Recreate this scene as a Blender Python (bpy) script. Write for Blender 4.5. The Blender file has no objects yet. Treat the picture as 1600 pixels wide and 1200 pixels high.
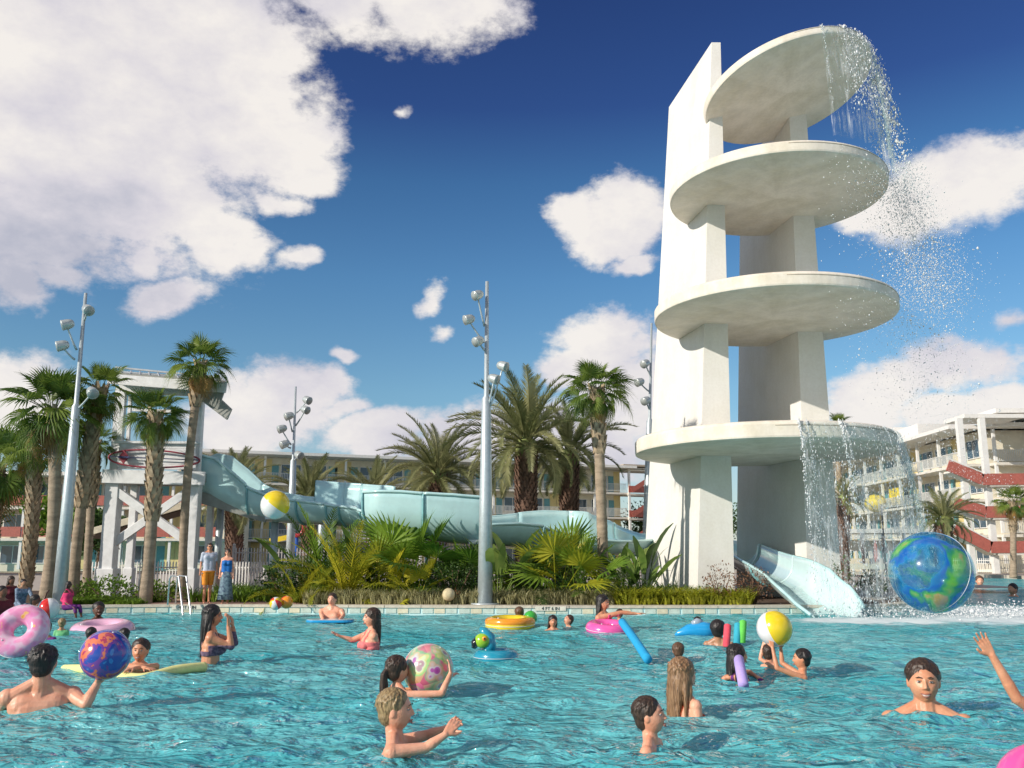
import bpy, bmesh, math, random
import numpy as np
from mathutils import Vector, Matrix, Quaternion
rnd = random.Random(7)
PI = math.pi
scene = bpy.context.scene
C = scene.collection

# ---------------------------------------------------------------- camera
CAMH = 1.35
PITCH = math.atan(272 / 1400)
SP, CP = math.sin(PITCH), math.cos(PITCH)
cam_d = bpy.data.cameras.new('camera')
cam_d.sensor_width = 36; cam_d.lens = 31.5; cam_d.clip_end = 3000; cam_d.clip_start = 0.1
cam = bpy.data.objects.new('camera', cam_d); C.objects.link(cam)
cam.location = (0, 0, CAMH); cam.rotation_euler = (PI / 2 + PITCH, 0, 0)
scene.camera = cam

# ---------------------------------------------------------------- sun
SUN_DIR = Vector((0.76, 0.49, -0.40)).normalized()      # travel direction of light
sun_d = bpy.data.lights.new('sun', 'SUN'); sun_d.energy = 3.75; sun_d.angle = math.radians(0.55); sun_d.color = (1.0, 0.92, 0.81)
sun = bpy.data.objects.new('sun', sun_d); C.objects.link(sun)
sun.rotation_euler = SUN_DIR.to_track_quat('-Z', 'Y').to_euler()

# ---------------------------------------------------------------- world
def build_world():
    w = bpy.data.worlds.new('World'); scene.world = w; w.use_nodes = True
    nt = w.node_tree; nt.nodes.clear(); N = nt.nodes.new; L = nt.links.new
    out = N('ShaderNodeOutputWorld'); bg = N('ShaderNodeBackground')
    L(bg.outputs[0], out.inputs[0])
    sky = N('ShaderNodeTexSky'); sky.sky_type = 'NISHITA'; sky.sun_disc = False
    el = math.asin(-SUN_DIR.z); sky.sun_elevation = el
    sky.sun_rotation = math.atan2(-SUN_DIR.x, -SUN_DIR.y)
    sky.air_density = 1.0; sky.dust_density = 0.3; sky.ozone_density = 2.5; sky.altitude = 0
    tc = N('ShaderNodeTexCoord')
    sep = N('ShaderNodeSeparateXYZ'); L(tc.outputs['Generated'], sep.inputs[0])
    def math_(op, a, b=None, clamp=False):
        m = N('ShaderNodeMath'); m.operation = op; m.use_clamp = clamp
        for i, v in enumerate((a, b)):
            if v is None: continue
            if isinstance(v, (int, float)): m.inputs[i].default_value = v
            else: L(v, m.inputs[i])
        return m.outputs[0]
    # grade: deep saturated blue high up, paler low down
    tint = N('ShaderNodeValToRGB'); L(sep.outputs['Z'], tint.inputs[0])
    cr = tint.color_ramp; cr.elements[0].position = 0.0; cr.elements[0].color = (0.779, 0.861, 0.861, 1)
    cr.elements[1].position = 0.68; cr.elements[1].color = (0.164, 0.230, 0.492, 1)
    for pos_, c_ in ((.18, (0.721, 0.934, 0.967, 1)), (.30, (0.541, 0.836, 0.984, 1)), (.40, (0.385, 0.656, 0.869, 1)), (.47, (0.254, 0.385, 0.689, 1))):
        e = cr.elements.new(pos_); e.color = c_
    mul = N('ShaderNodeMix'); mul.data_type = 'RGBA'; mul.blend_type = 'MULTIPLY'; mul.inputs[0].default_value = 1
    L(sky.outputs[0], mul.inputs[6]); L(tint.outputs[0], mul.inputs[7])
    skys = N('ShaderNodeVectorMath'); skys.operation = 'SCALE'; L(mul.outputs[2], skys.inputs[0]); skys.inputs['Scale'].default_value = SKY_GAIN
    # clouds: direction blobs + noise
    def pxdir(px, py):
        cx = (px - 800) / 1400; cy = (600 - py) / 1400
        return Vector((cx, CP - cy * SP, SP + cy * CP)).normalized()
    blobs = [ # px, py, radius px, vertical stretch
        (465, 235, 62, 1.5), (60, 350, 120, 1.9), (420, 150, 70, 1.3), (480, 250, 50, 1.6), (650, 0, 120, 2.0), (530, -10, 90, 2.0), (60, 60, 330, 1.0), (300, 130, 175, 1.0), (150, 250, 190, 1.0), (390, 190, 110, 1.4), (60, 350, 120, 1.5), (220, 30, 230, 1.2),
         (345, 378, 50, 1.0), (380, 365, 38, 1.3), (235, 400, 30, .8), (435, 308, 36, 1.6), (455, 418, 34, 1.5), (40, 435, 70, 1.8),
        (250, 462, 66, 2.4), (618, 168, 20, 2.6), (675, 465, 24, 1.0), (700, 515, 24, 2), (535, 555, 26, 2.4),
        (338, 372, 40, 1.2), (395, 392, 34, 1.3), (300, 310, 70, 1.5), (190, 330, 90, 1.4), (100, 420, 60, 2.2), (490, 205, 45, 1.2), (30, 590, 90, 1.2), (440, 630, 105, 1.5), (520, 600, 36, 1.2), (545, 640, 36, 2), (380, 670, 90, 2), (600, 690, 90, 2.0), (700, 700, 110, 2.2), (780, 690, 90, 1.6),
        (960, 545, 95, 1.2), (985, 610, 110, 1.3), (900, 590, 70, 1.6), (990, 520, 60, 1.4), (880, 690, 120, 1.8),
        (985, 335, 62, 1.0), (900, 340, 42, 1.6), (930, 360, 55, 1.3), (1000, 400, 50, 2.5),
        (1480, 285, 85, 1.3), (1550, 290, 80, 1.6), (1420, 320, 85, 1.8), (1340, 330, 60, 2),
        (1490, 560, 80, 1.5), (1420, 590, 60, 1.5), (1360, 615, 70, 1.6), (1560, 570, 60, 1.5), (1590, 495, 34, 1.3), (1575, 640, 50, 2.0), (1480, 645, 60, 2.4), (1340, 650, 70, 2.2),
    ]
    field = None
    nz = N('ShaderNodeTexNoise'); nz.inputs['Scale'].default_value = 5.5; nz.inputs['Detail'].default_value = 8; nz.inputs['Roughness'].default_value = .66
    stretch = N('ShaderNodeVectorMath'); stretch.operation = 'MULTIPLY'; L(tc.outputs['Generated'], stretch.inputs[0]); stretch.inputs[1].default_value = (1, 1, 1.6)
    L(stretch.outputs[0], nz.inputs['Vector'])
    warpn = N('ShaderNodeTexNoise'); warpn.inputs['Scale'].default_value = 7.0; warpn.inputs['Detail'].default_value = 5
    L(tc.outputs['Generated'], warpn.inputs['Vector'])
    wv = N('ShaderNodeVectorMath'); wv.operation = 'MULTIPLY_ADD'; L(warpn.outputs['Color'], wv.inputs[0]); wv.inputs[1].default_value = (.09, .09, .09); 
    sub = N('ShaderNodeVectorMath'); sub.operation = 'SUBTRACT'; L(tc.outputs['Generated'], sub.inputs[0]); sub.inputs[1].default_value = (.045, .045, .045)
    L(sub.outputs[0], wv.inputs[2])
    for (px, py, r, st) in blobs:
        d = pxdir(px, py); rr = r / 1400 * 1.08
        s = N('ShaderNodeVectorMath'); s.operation = 'SUBTRACT'; L(wv.outputs[0], s.inputs[0]); s.inputs[1].default_value = d
        m = N('ShaderNodeVectorMath'); m.operation = 'MULTIPLY'; L(s.outputs[0], m.inputs[0]); m.inputs[1].default_value = (1 / rr, 1 / rr, st / rr)
        ln = N('ShaderNodeVectorMath'); ln.operation = 'LENGTH'; L(m.outputs[0], ln.inputs[0])
        v = math_('MULTIPLY', math_('SUBTRACT', 1.0, ln.outputs['Value']), min(1.0, .48 + r / 190))
        field = v if field is None else math_('MAXIMUM', field, v)
    # scattered cloud field for the rest of the sky (behind and beside the view)
    big = N('ShaderNodeTexNoise'); big.inputs['Scale'].default_value = 2.3; big.inputs['Detail'].default_value = 3; L(stretch.outputs[0], big.inputs['Vector'])
    behind = math_('MULTIPLY', math_('SUBTRACT', big.outputs['Fac'], .5), 3.0)
    front = N('ShaderNodeMapRange'); L(sep.outputs['Y'], front.inputs[0]); front.inputs[1].default_value = .35; front.inputs[2].default_value = .7; front.inputs[3].default_value = 0; front.inputs[4].default_value = -2
    field = math_('MAXIMUM', math_('MAXIMUM', field, math_('ADD', behind, front.outputs[0])), -.8)
    fine = N('ShaderNodeTexNoise'); fine.inputs['Scale'].default_value = 17; fine.inputs['Detail'].default_value = 8; fine.inputs['Roughness'].default_value = .68; L(stretch.outputs[0], fine.inputs['Vector'])
    dens = math_('ADD', field, math_('MULTIPLY', math_('SUBTRACT', nz.outputs['Fac'], .5), 1.5))
    dens = math_('ADD', dens, math_('MULTIPLY', math_('SUBTRACT', fine.outputs['Fac'], .5), .95))
    mask = N('ShaderNodeMapRange'); mask.interpolation_type = 'SMOOTHSTEP'; L(dens, mask.inputs[0])
    mask.inputs[1].default_value = -0.06; mask.inputs[2].default_value = 0.36; mask.inputs[3].default_value = 0; mask.inputs[4].default_value = 0.97
    up = N('ShaderNodeMapRange'); L(sep.outputs['Z'], up.inputs[0]); up.inputs[1].default_value = -.02; up.inputs[2].default_value = .05
    mk = math_('MULTIPLY', mask.outputs[0], up.outputs[0])
    # cloud body colour: billow shading
    n2 = N('ShaderNodeTexNoise'); n2.inputs['Scale'].default_value = 3.4; n2.inputs['Detail'].default_value = 7; n2.inputs['Roughness'].default_value = .55
    L(stretch.outputs[0], n2.inputs['Vector'])
    cc = N('ShaderNodeValToRGB'); L(math_('ADD', n2.outputs['Fac'], math_('MULTIPLY', math_('SUBTRACT', nz.outputs['Fac'], .5), .5)), cc.inputs[0])
    r = cc.color_ramp; r.elements[0].position = .30; r.elements[0].color = (0.410, 0.418, 0.492, 1); r.elements[1].position = .58; r.elements[1].color = (0.762, 0.725, 0.689, 1)
    e = r.elements.new(.43); e.color = (0.590, 0.566, 0.607, 1)
    mx = N('ShaderNodeMix'); mx.data_type = 'RGBA'; L(mk, mx.inputs[0]); L(skys.outputs[0], mx.inputs[6]); L(cc.outputs[0], mx.inputs[7])
    # haze near the horizon
    hz = N('ShaderNodeMapRange'); L(sep.outputs['Z'], hz.inputs[0]); hz.inputs[1].default_value = 0.0; hz.inputs[2].default_value = .16; hz.inputs[3].default_value = .45; hz.inputs[4].default_value = 0
    mh = N('ShaderNodeMix'); mh.data_type = 'RGBA'; L(hz.outputs[0], mh.inputs[0]); L(mx.outputs[2], mh.inputs[6]); mh.inputs[7].default_value = (0.508, 0.508, 0.574, 1)
    L(mh.outputs[2], bg.inputs[0]); bg.inputs[1].default_value = 1.0
SKY_GAIN = 0.10
build_world()
scene.view_settings.view_transform = 'Standard'; scene.view_settings.look = 'None'
scene.view_settings.exposure = 0.29; scene.view_settings.gamma = 1; scene.view_settings.use_curve_mapping = False
scene.render.engine = 'CYCLES'
scene.cycles.max_bounces = 6; scene.cycles.transparent_max_bounces = 12; scene.cycles.caustics_reflective = False; scene.cycles.caustics_refractive = False
scene.cycles.use_denoising = True
scene.cycles.sample_clamp_indirect = 6

# ---------------------------------------------------------------- placing helpers (pixels of the photo -> real place)
def ray(px, py):
    cx = (px - 800) / 1400; cy = (600 - py) / 1400
    return Vector((cx, CP - cy * SP, SP + cy * CP))
def at(px, py, Y):
    d = ray(px, py); t = Y / d.y
    return Vector((d.x * t, Y, CAMH + d.z * t))
def gnd(px, py, z=0.0):
    d = ray(px, py); t = (z - CAMH) / d.z
    return Vector((d.x * t, d.y * t, z))
def wY(py):            # distance of a waterline seen at image row py
    return gnd(800, py, 0).y

# ---------------------------------------------------------------- materials
MATS = {}
def _nt(name):
    m = bpy.data.materials.new(name); m.use_nodes = True
    nt = m.node_tree; b = nt.nodes['Principled BSDF']
    return m, nt, b
def mat(name, col, rough=.6, spec=.5, metal=0, var=0.12, scale=6.0, bump=0.0, bscale=40, dirt=None, coat=0, sss=0, stretch=None):
    """plain procedural material: base colour with noise variation, optional bump and dirt"""
    if name in MATS: return MATS[name]
    m, nt, b = _nt(name); N = nt.nodes.new; L = nt.links.new
    tc = N('ShaderNodeTexCoord'); src = tc.outputs['Object']
    if stretch:
        mp = N('ShaderNodeMapping'); mp.inputs['Scale'].default_value = stretch; L(src, mp.inputs[0]); src = mp.outputs[0]
    nz = N('ShaderNodeTexNoise'); nz.inputs['Scale'].default_value = scale; nz.inputs['Detail'].default_value = 6; nz.inputs['Roughness'].default_value = .6
    L(src, nz.inputs['Vector'])
    r = N('ShaderNodeValToRGB'); L(nz.outputs['Fac'], r.inputs[0])
    a = [max(0, c * (1 - var * 1.6)) for c in col]; z = [min(1, c * (1 + var)) for c in col]
    if dirt: a = list(dirt)
    r.color_ramp.elements[0].position = .3; r.color_ramp.elements[0].color = (*a, 1)
    r.color_ramp.elements[1].position = .68; r.color_ramp.elements[1].color = (*z, 1)
    L(r.outputs[0], b.inputs['Base Color'])
    b.inputs['Roughness'].default_value = rough; b.inputs['Metallic'].default_value = metal
    b.inputs['Specular IOR Level'].default_value = spec; b.inputs['Coat Weight'].default_value = coat
    b.inputs['Coat Roughness'].default_value = .1
    if sss:
        b.inputs['Subsurface Weight'].default_value = sss; b.inputs['Subsurface Radius'].default_value = (1, .35, .18); b.inputs['Subsurface Scale'].default_value = .012
    if bump:
        n2 = N('ShaderNodeTexNoise'); n2.inputs['Scale'].default_value = bscale; n2.inputs['Detail'].default_value = 4; L(src, n2.inputs['Vector'])
        bp = N('ShaderNodeBump'); bp.inputs['Strength'].default_value = bump; bp.inputs['Distance'].default_value = .02
        L(n2.outputs['Fac'], bp.inputs['Height']); L(bp.outputs[0], b.inputs['Normal'])
    MATS[name] = m; return m
def leafmat(name, col, col2, trans=.35, rough=.45):
    if name in MATS: return MATS[name]
    m = bpy.data.materials.new(name); m.use_nodes = True; nt = m.node_tree; nt.nodes.clear(); N = nt.nodes.new; L = nt.links.new
    out = N('ShaderNodeOutputMaterial'); mx = N('ShaderNodeMixShader'); pb = N('ShaderNodeBsdfPrincipled'); tr = N('ShaderNodeBsdfTranslucent')
    tc = N('ShaderNodeTexCoord'); nz = N('ShaderNodeTexNoise'); nz.inputs['Scale'].default_value = 3; nz.inputs['Detail'].default_value = 5; L(tc.outputs['Object'], nz.inputs['Vector'])
    oi = N('ShaderNodeObjectInfo'); ad = N('ShaderNodeMath'); ad.operation = 'MULTIPLY_ADD'; L(oi.outputs['Random'], ad.inputs[0]); ad.inputs[1].default_value = .5; 
    sb = N('ShaderNodeMath'); sb.operation = 'SUBTRACT'; L(nz.outputs['Fac'], sb.inputs[0]); sb.inputs[1].default_value = .25; L(sb.outputs[0], ad.inputs[2])
    r = N('ShaderNodeValToRGB'); L(ad.outputs[0], r.inputs[0]); r.color_ramp.elements[0].position = .15; r.color_ramp.elements[0].color = (*col, 1); r.color_ramp.elements[1].position = .8; r.color_ramp.elements[1].color = (*col2, 1)
    L(r.outputs[0], pb.inputs['Base Color']); L(r.outputs[0], tr.inputs[0]); pb.inputs['Roughness'].default_value = rough; pb.inputs['Specular IOR Level'].default_value = .35
    mx.inputs[0].default_value = trans; L(pb.outputs[0], mx.inputs[1]); L(tr.outputs[0], mx.inputs[2]); L(mx.outputs[0], out.inputs[0])
    MATS[name] = m; return m

# ---------------------------------------------------------------- mesh helpers
class MB:
    """collects vertices and faces, builds ONE mesh object"""
    def __init__(s): s.v = []; s.f = []; s.m = []; s.smooth = []
    def add(s, vs, fs, mi=0, sm=False):
        o = len(s.v); s.v += [tuple(x) for x in vs]
        s.f += [tuple(i + o for i in f) for f in fs]; s.m += [mi] * len(fs); s.smooth += [sm] * len(fs)
        return s
    def box(s, c, size, rot=None, mi=0):
        hx, hy, hz = size[0] / 2, size[1] / 2, size[2] / 2
        vs = [Vector((x, y, z)) for x in (-hx, hx) for y in (-hy, hy) for z in (-hz, hz)]
        if rot is not None: vs = [rot @ v for v in vs]
        vs = [v + Vector(c) for v in vs]
        s.add(vs, [(0, 1, 3, 2), (4, 6, 7, 5), (0, 4, 5, 1), (2, 3, 7, 6), (0, 2, 6, 4), (1, 5, 7, 3)], mi); return s
    def beam(s, a, b, w, h, mi=0, up=Vector((0, 0, 1))):
        a, b = Vector(a), Vector(b); d = (b - a); l = d.length; d.normalize()
        x = d.cross(up)
        if x.length < 1e-4: x = Vector((1, 0, 0))
        x.normalize(); z = x.cross(d)
        vs = [p + x * sx * w / 2 + z * sz * h / 2 for p in (a, b) for sx in (-1, 1) for sz in (-1, 1)]
        s.add(vs, [(0, 1, 3, 2), (4, 6, 7, 5), (0, 4, 5, 1), (2, 3, 7, 6), (0, 2, 6, 4), (1, 5, 7, 3)], mi); return s
    def tube(s, pts, rads, n=10, mi=0, cap=True):
        pts = [Vector(p) for p in pts]
        if not isinstance(rads, (list, tuple)): rads = [rads] * len(pts)
        vs = []; prev = None
        for i, p in enumerate(pts):
            t = (pts[min(i + 1, len(pts) - 1)] - pts[max(i - 1, 0)]).normalized()
            if prev is None:
                x = t.cross(Vector((0, 0, 1)));
                if x.length < 1e-3: x = t.cross(Vector((1, 0, 0)))
                x.normalize()
            else:
                x = prev - t * prev.dot(t); x.normalize()
            prev = x; y = t.cross(x)
            for k in range(n):
                a = 2 * PI * k / n; vs.append(p + (x * math.cos(a) + y * math.sin(a)) * rads[i])
        fs = [(i * n + k, i * n + (k + 1) % n, (i + 1) * n + (k + 1) % n, (i + 1) * n + k) for i in range(len(pts) - 1) for k in range(n)]
        if cap: fs += [tuple(range(n - 1, -1, -1)), tuple((len(pts) - 1) * n + k for k in range(n))]
        s.add(vs, fs, mi, True); return s
    def sphere(s, c, r, nu=16, nv=10, mi=0, rot=None):
        if not isinstance(r, (list, tuple)): r = (r, r, r)
        vs = [Vector((0, 0, r[2]))]
        for j in range(1, nv):
            t = PI * j / nv
            for i in range(nu):
                p = 2 * PI * i / nu; vs.append(Vector((r[0] * math.sin(t) * math.cos(p), r[1] * math.sin(t) * math.sin(p), r[2] * math.cos(t))))
        vs.append(Vector((0, 0, -r[2])))
        fs = [(0, 1 + i, 1 + (i + 1) % nu) for i in range(nu)]
        for j in range(nv - 2):
            for i in range(nu):
                a = 1 + j * nu + i; b = 1 + j * nu + (i + 1) % nu; fs.append((a, a + nu, b + nu, b))
        e = len(vs) - 1; o = 1 + (nv - 2) * nu
        fs += [(o + (i + 1) % nu, o + i, e) for i in range(nu)]
        if rot is not None: vs = [rot @ v for v in vs]
        s.add([v + Vector(c) for v in vs], fs, mi, True); return s
    def torus(s, c, R, r, nu=40, nv=14, mi=0, rot=None, a0=0, a1=2 * PI, sz=1.0):
        vs = []; closed = abs(a1 - a0 - 2 * PI) < 1e-6; nn = nu if closed else nu + 1
        for i in range(nn):
            a = a0 + (a1 - a0) * i / nu
            for j in range(nv):
                b = 2 * PI * j / nv; vs.append(Vector(((R + r * math.cos(b)) * math.cos(a), (R + r * math.cos(b)) * math.sin(a), r * math.sin(b) * sz)))
        fs = []
        for i in range(nu):
            i2 = (i + 1) % nn
            for j in range(nv): fs.append((i * nv + j, i2 * nv + j, i2 * nv + (j + 1) % nv, i * nv + (j + 1) % nv))
        if rot is not None: vs = [rot @ v for v in vs]
        s.add([v + Vector(c) for v in vs], fs, mi, True); return s
    def prism(s, poly, z0, z1, mi=0):
        """poly: list of (x, y) counter-clockwise"""
        n = len(poly); vs = [(x, y, z0) for x, y in poly] + [(x, y, z1) for x, y in poly]
        fs = [tuple(range(n - 1, -1, -1)), tuple(range(n, 2 * n))] + [(i, (i + 1) % n, n + (i + 1) % n, n + i) for i in range(n)]
        s.add(vs, fs, mi); return s
    def mesh(s, name='part'):
        me = bpy.data.meshes.new(name); me.from_pydata(s.v, [], s.f)
        me.polygons.foreach_set('material_index', s.m); me.polygons.foreach_set('use_smooth', s.smooth)
        me.update(); return me
    def build(s, name, mats, parent=None, loc=None, rot=None, bevel=0):
        me = s.mesh(name)
        for m_ in (mats if isinstance(mats, (list, tuple)) else [mats]): me.materials.append(m_)
        return link(name, me, parent, loc, rot, bevel)
def link(name, me, parent=None, loc=None, rot=None, bevel=0):
    o = bpy.data.objects.new(name, me); C.objects.link(o)
    if loc is not None: o.location = loc
    if rot is not None: o.rotation_euler = rot
    if parent is not None:
        o.parent = parent
    if bevel:
        b = o.modifiers.new('bevel', 'BEVEL'); b.width = bevel; b.segments = 2; b.limit_method = 'ANGLE'; b.angle_limit = math.radians(40)
    return o
def thing(name, label, cat, loc=(0, 0, 0), rz=0, group=None):
    o = bpy.data.objects.new(name, None); C.objects.link(o); o.empty_display_size = .2
    o.location = loc; o.rotation_euler = (0, 0, rz); tag(o, label, cat, group); return o
def tag(o, label=None, cat=None, group=None, kind=None):
    if label: o['label'] = label
    if cat: o['category'] = cat
    if group: o['group'] = group
    if kind: o['kind'] = kind
    return o
def struct(o): o['kind'] = 'structure'; return o
def rel(parent, p): return Vector(p) - parent.location if parent.rotation_euler.z == 0 else parent.matrix_basis.inverted() @ Vector(p)

# ---------------------------------------------------------------- common materials
M_white = mat('white_paint', (.78, .77, .74), .45, var=.05, scale=3)
M_conc = None
def concrete(name, col, streak=.5):
    m, nt, b = _nt(name); N = nt.nodes.new; L = nt.links.new
    tc = N('ShaderNodeTexCoord')
    mp = N('ShaderNodeMapping'); mp.inputs['Scale'].default_value = (1.0, 1.0, .22); L(tc.outputs['Object'], mp.inputs[0])
    n1 = N('ShaderNodeTexNoise'); n1.inputs['Scale'].default_value = 1.7; n1.inputs['Detail'].default_value = 9; n1.inputs['Roughness'].default_value = .65; L(mp.outputs[0], n1.inputs['Vector'])
    n2 = N('ShaderNodeTexNoise'); n2.inputs['Scale'].default_value = 14; n2.inputs['Detail'].default_value = 5; L(tc.outputs['Object'], n2.inputs['Vector'])
    r = N('ShaderNodeValToRGB'); L(n1.outputs['Fac'], r.inputs[0])
    r.color_ramp.elements[0].position = .3; r.color_ramp.elements[0].color = (*[c * (1 - .22 * streak) for c in col], 1)
    r.color_ramp.elements[1].position = .6; r.color_ramp.elements[1].color = (*col, 1)
    r2 = N('ShaderNodeValToRGB'); L(n2.outputs['Fac'], r2.inputs[0]); r2.color_ramp.elements[0].position = .35; r2.color_ramp.elements[0].color = (.94, .93, .92, 1); r2.color_ramp.elements[1].position = .6; r2.color_ramp.elements[1].color = (1, 1, 1, 1)
    mx = N('ShaderNodeMix'); mx.data_type = 'RGBA'; mx.blend_type = 'MULTIPLY'; mx.inputs[0].default_value = .7
    L(r.outputs[0], mx.inputs[6]); L(r2.outputs[0], mx.inputs[7]); L(mx.outputs[2], b.inputs['Base Color'])
    n3 = N('ShaderNodeTexNoise'); n3.inputs['Scale'].default_value = .75; n3.inputs['Detail'].default_value = 7; n3.inputs['Roughness'].default_value = .7; L(tc.outputs['Object'], n3.inputs['Vector'])
    r3 = N('ShaderNodeValToRGB'); L(n3.outputs['Fac'], r3.inputs[0]); r3.color_ramp.elements[0].position = .36; r3.color_ramp.elements[0].color = (.86, .84, .76, 1); r3.color_ramp.elements[1].position = .56; r3.color_ramp.elements[1].color = (1, 1, 1, 1)
    m3 = N('ShaderNodeMix'); m3.data_type = 'RGBA'; m3.blend_type = 'MULTIPLY'; m3.inputs[0].default_value = min(1, streak); L(mx.outputs[2], m3.inputs[6]); L(r3.outputs[0], m3.inputs[7]); L(m3.outputs[2], b.inputs['Base Color'])
    b.inputs['Roughness'].default_value = .75; b.inputs['Specular IOR Level'].default_value = .25
    bp = N('ShaderNodeBump'); bp.inputs['Strength'].default_value = .15; bp.inputs['Distance'].default_value = .01; L(n2.outputs['Fac'], bp.inputs['Height']); L(bp.outputs[0], b.inputs['Normal'])
    MATS[name] = m; return m
M_tower = concrete('white_concrete', (.80, .785, .745), .35)
M_disc = concrete('stained_white_concrete', (.88, .81, .71), .8)
M_joint = mat('joint_sealant', (.25, .22, .18), .9)
M_coping = mat('coping_stone', (.62, .56, .46), .7, var=.15, scale=8)
M_aqua = mat('aqua_fibreglass', (.50, .74, .75), .22, var=.07, scale=2.2, coat=.4)
M_aquain = mat('aqua_fibreglass_inside', (.16, .50, .60), .2, var=.08, scale=2, coat=.4)
M_steel = mat('galvanised_steel', (.50, .56, .58), .4, metal=.35, var=.08, scale=12)
M_mulch = mat('mulch', (.13, .075, .045), .95, var=.5, scale=30, bump=.8, bscale=60)
M_sand = mat('pale_paving', (.50, .43, .36), .85, var=.18, scale=4, bump=.2, bscale=50)
# ================================================================ WATER, POOL, GROUND
def build_water():
    m = bpy.data.materials.new('pool_water'); m.use_nodes = True; nt = m.node_tree; nt.nodes.clear(); N = nt.nodes.new; L = nt.links.new
    out = N('ShaderNodeOutputMaterial'); tc = N('ShaderNodeTexCoord')
    def noise(scale, detail, st, rough=.5, dist=0):
        mp = N('ShaderNodeMapping'); mp.inputs['Scale'].default_value = st; L(tc.outputs['Object'], mp.inputs[0])
        n = N('ShaderNodeTexNoise'); n.inputs['Scale'].default_value = scale; n.inputs['Detail'].default_value = detail; n.inputs['Roughness'].default_value = rough; n.inputs['Distortion'].default_value = dist
        L(mp.outputs[0], n.inputs['Vector']); return n.outputs['Fac']
    a = noise(4.2, 3, (.5, 1.0, 1), .5, .6); b_ = noise(13, 3, (.55, 1.1, 1), .55, .4)
    ad = N('ShaderNodeMath'); ad.operation = 'MULTIPLY_ADD'; L(b_, ad.inputs[0]); ad.inputs[1].default_value = .34; L(a, ad.inputs[2])
    bp = N('ShaderNodeBump'); bp.inputs['Strength'].default_value = 1.0; bp.inputs['Distance'].default_value = WBUMP; L(ad.outputs[0], bp.inputs['Height'])
    gl = N('ShaderNodeBsdfGlossy'); gl.inputs['Roughness'].default_value = .06; gl.inputs[0].default_value = (1, 1, 1, 1); L(bp.outputs[0], gl.inputs['Normal'])
    tr = N('ShaderNodeBsdfTransparent'); tr.inputs[0].default_value = (.42, .90, .93, 1)
    df = N('ShaderNodeBsdfDiffuse'); L(bp.outputs[0], df.inputs['Normal'])
    patch = noise(.35, 4, (.6, 1, 1), .5)
    cr = N('ShaderNodeValToRGB'); L(patch, cr.inputs[0]); cr.color_ramp.elements[0].position = .35; cr.color_ramp.elements[0].color = (.08, .68, .76, 1); cr.color_ramp.elements[1].position = .65; cr.color_ramp.elements[1].color = (.30, .88, .91, 1)
    L(cr.outputs[0], df.inputs[0])
    body = N('ShaderNodeMixShader'); body.inputs[0].default_value = .62; L(tr.outputs[0], body.inputs[1]); L(df.outputs[0], body.inputs[2])
    fr = N('ShaderNodeFresnel'); fr.inputs['IOR'].default_value = 1.55; L(bp.outputs[0], fr.inputs['Normal'])
    mx = N('ShaderNodeMixShader'); L(fr.outputs[0], mx.inputs[0]); L(body.outputs[0], mx.inputs[1]); L(gl.outputs[0], mx.inputs[2])
    # foam: churned white water where the slide and the falls land
    geo = N('ShaderNodeNewGeometry'); foam = N('ShaderNodeBsdfDiffuse'); foam.inputs[0].default_value = (.80, .86, .86, 1)
    def blob(c, rx, ry):
        s = N('ShaderNodeVectorMath'); s.operation = 'SUBTRACT'; L(tc.outputs['Object'], s.inputs[0]); s.inputs[1].default_value = (c[0], c[1], 0)
        k = N('ShaderNodeVectorMath'); k.operation = 'MULTIPLY'; L(s.outputs[0], k.inputs[0]); k.inputs[1].default_value = (1 / rx, 1 / ry, 0)
        l = N('ShaderNodeVectorMath'); l.operation = 'LENGTH'; L(k.outputs[0], l.inputs[0])
        q = N('ShaderNodeMath'); q.operation = 'SUBTRACT'; q.inputs[0].default_value = 1; L(l.outputs['Value'], q.inputs[1]); return q.outputs[0]
    f = None
    for c, rx, ry in FOAM:
        v = blob(c, rx, ry)
        if f is None: f = v
        else:
            q = N('ShaderNodeMath'); q.operation = 'MAXIMUM'; L(f, q.inputs[0]); L(v, q.inputs[1]); f = q.outputs[0]
    fn = noise(5, 7, (.5, 1, 1), .7, .6)
    q = N('ShaderNodeMath'); q.operation = 'ADD'; L(f, q.inputs[0]); L(fn, q.inputs[1])
    mr = N('ShaderNodeMapRange'); mr.interpolation_type = 'SMOOTHSTEP'; L(q.outputs[0], mr.inputs[0]); mr.inputs[1].default_value = .55; mr.inputs[2].default_value = 1.0; mr.inputs[3].default_value = 0; mr.inputs[4].default_value = .88
    fin = N('ShaderNodeMixShader'); L(mr.outputs[0], fin.inputs[0]); L(mx.outputs[0], fin.inputs[1]); L(foam.outputs[0], fin.inputs[2])
    L(fin.outputs[0], out.inputs[0])
    # real wave relief, denser near the camera
    ys = np.concatenate([np.linspace(-6, 2.4, 12), 2.5 * np.exp(np.linspace(0, math.log(24 / 2.5), 420)), np.linspace(25, 120, 30)])
    n = 400
    V = []; F = []
    u = np.linspace(-1, 1, n)
    w_ = np.sign(u) * np.clip((np.abs(u) - .84) / .16, 0, 1) ** 1.5
    X = np.zeros((len(ys), n)); Yg = np.zeros_like(X)
    for i, y in enumerate(ys):
        half = max(6.0, y * .72) if y < 24.5 else max(20, y * 1.15)
        X[i] = np.clip(u / .84, -1, 1) * half + w_ * max(2, 74 - half); Yg[i] = y
    r = np.random.RandomState(3)
    Z = np.zeros_like(X)
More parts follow.
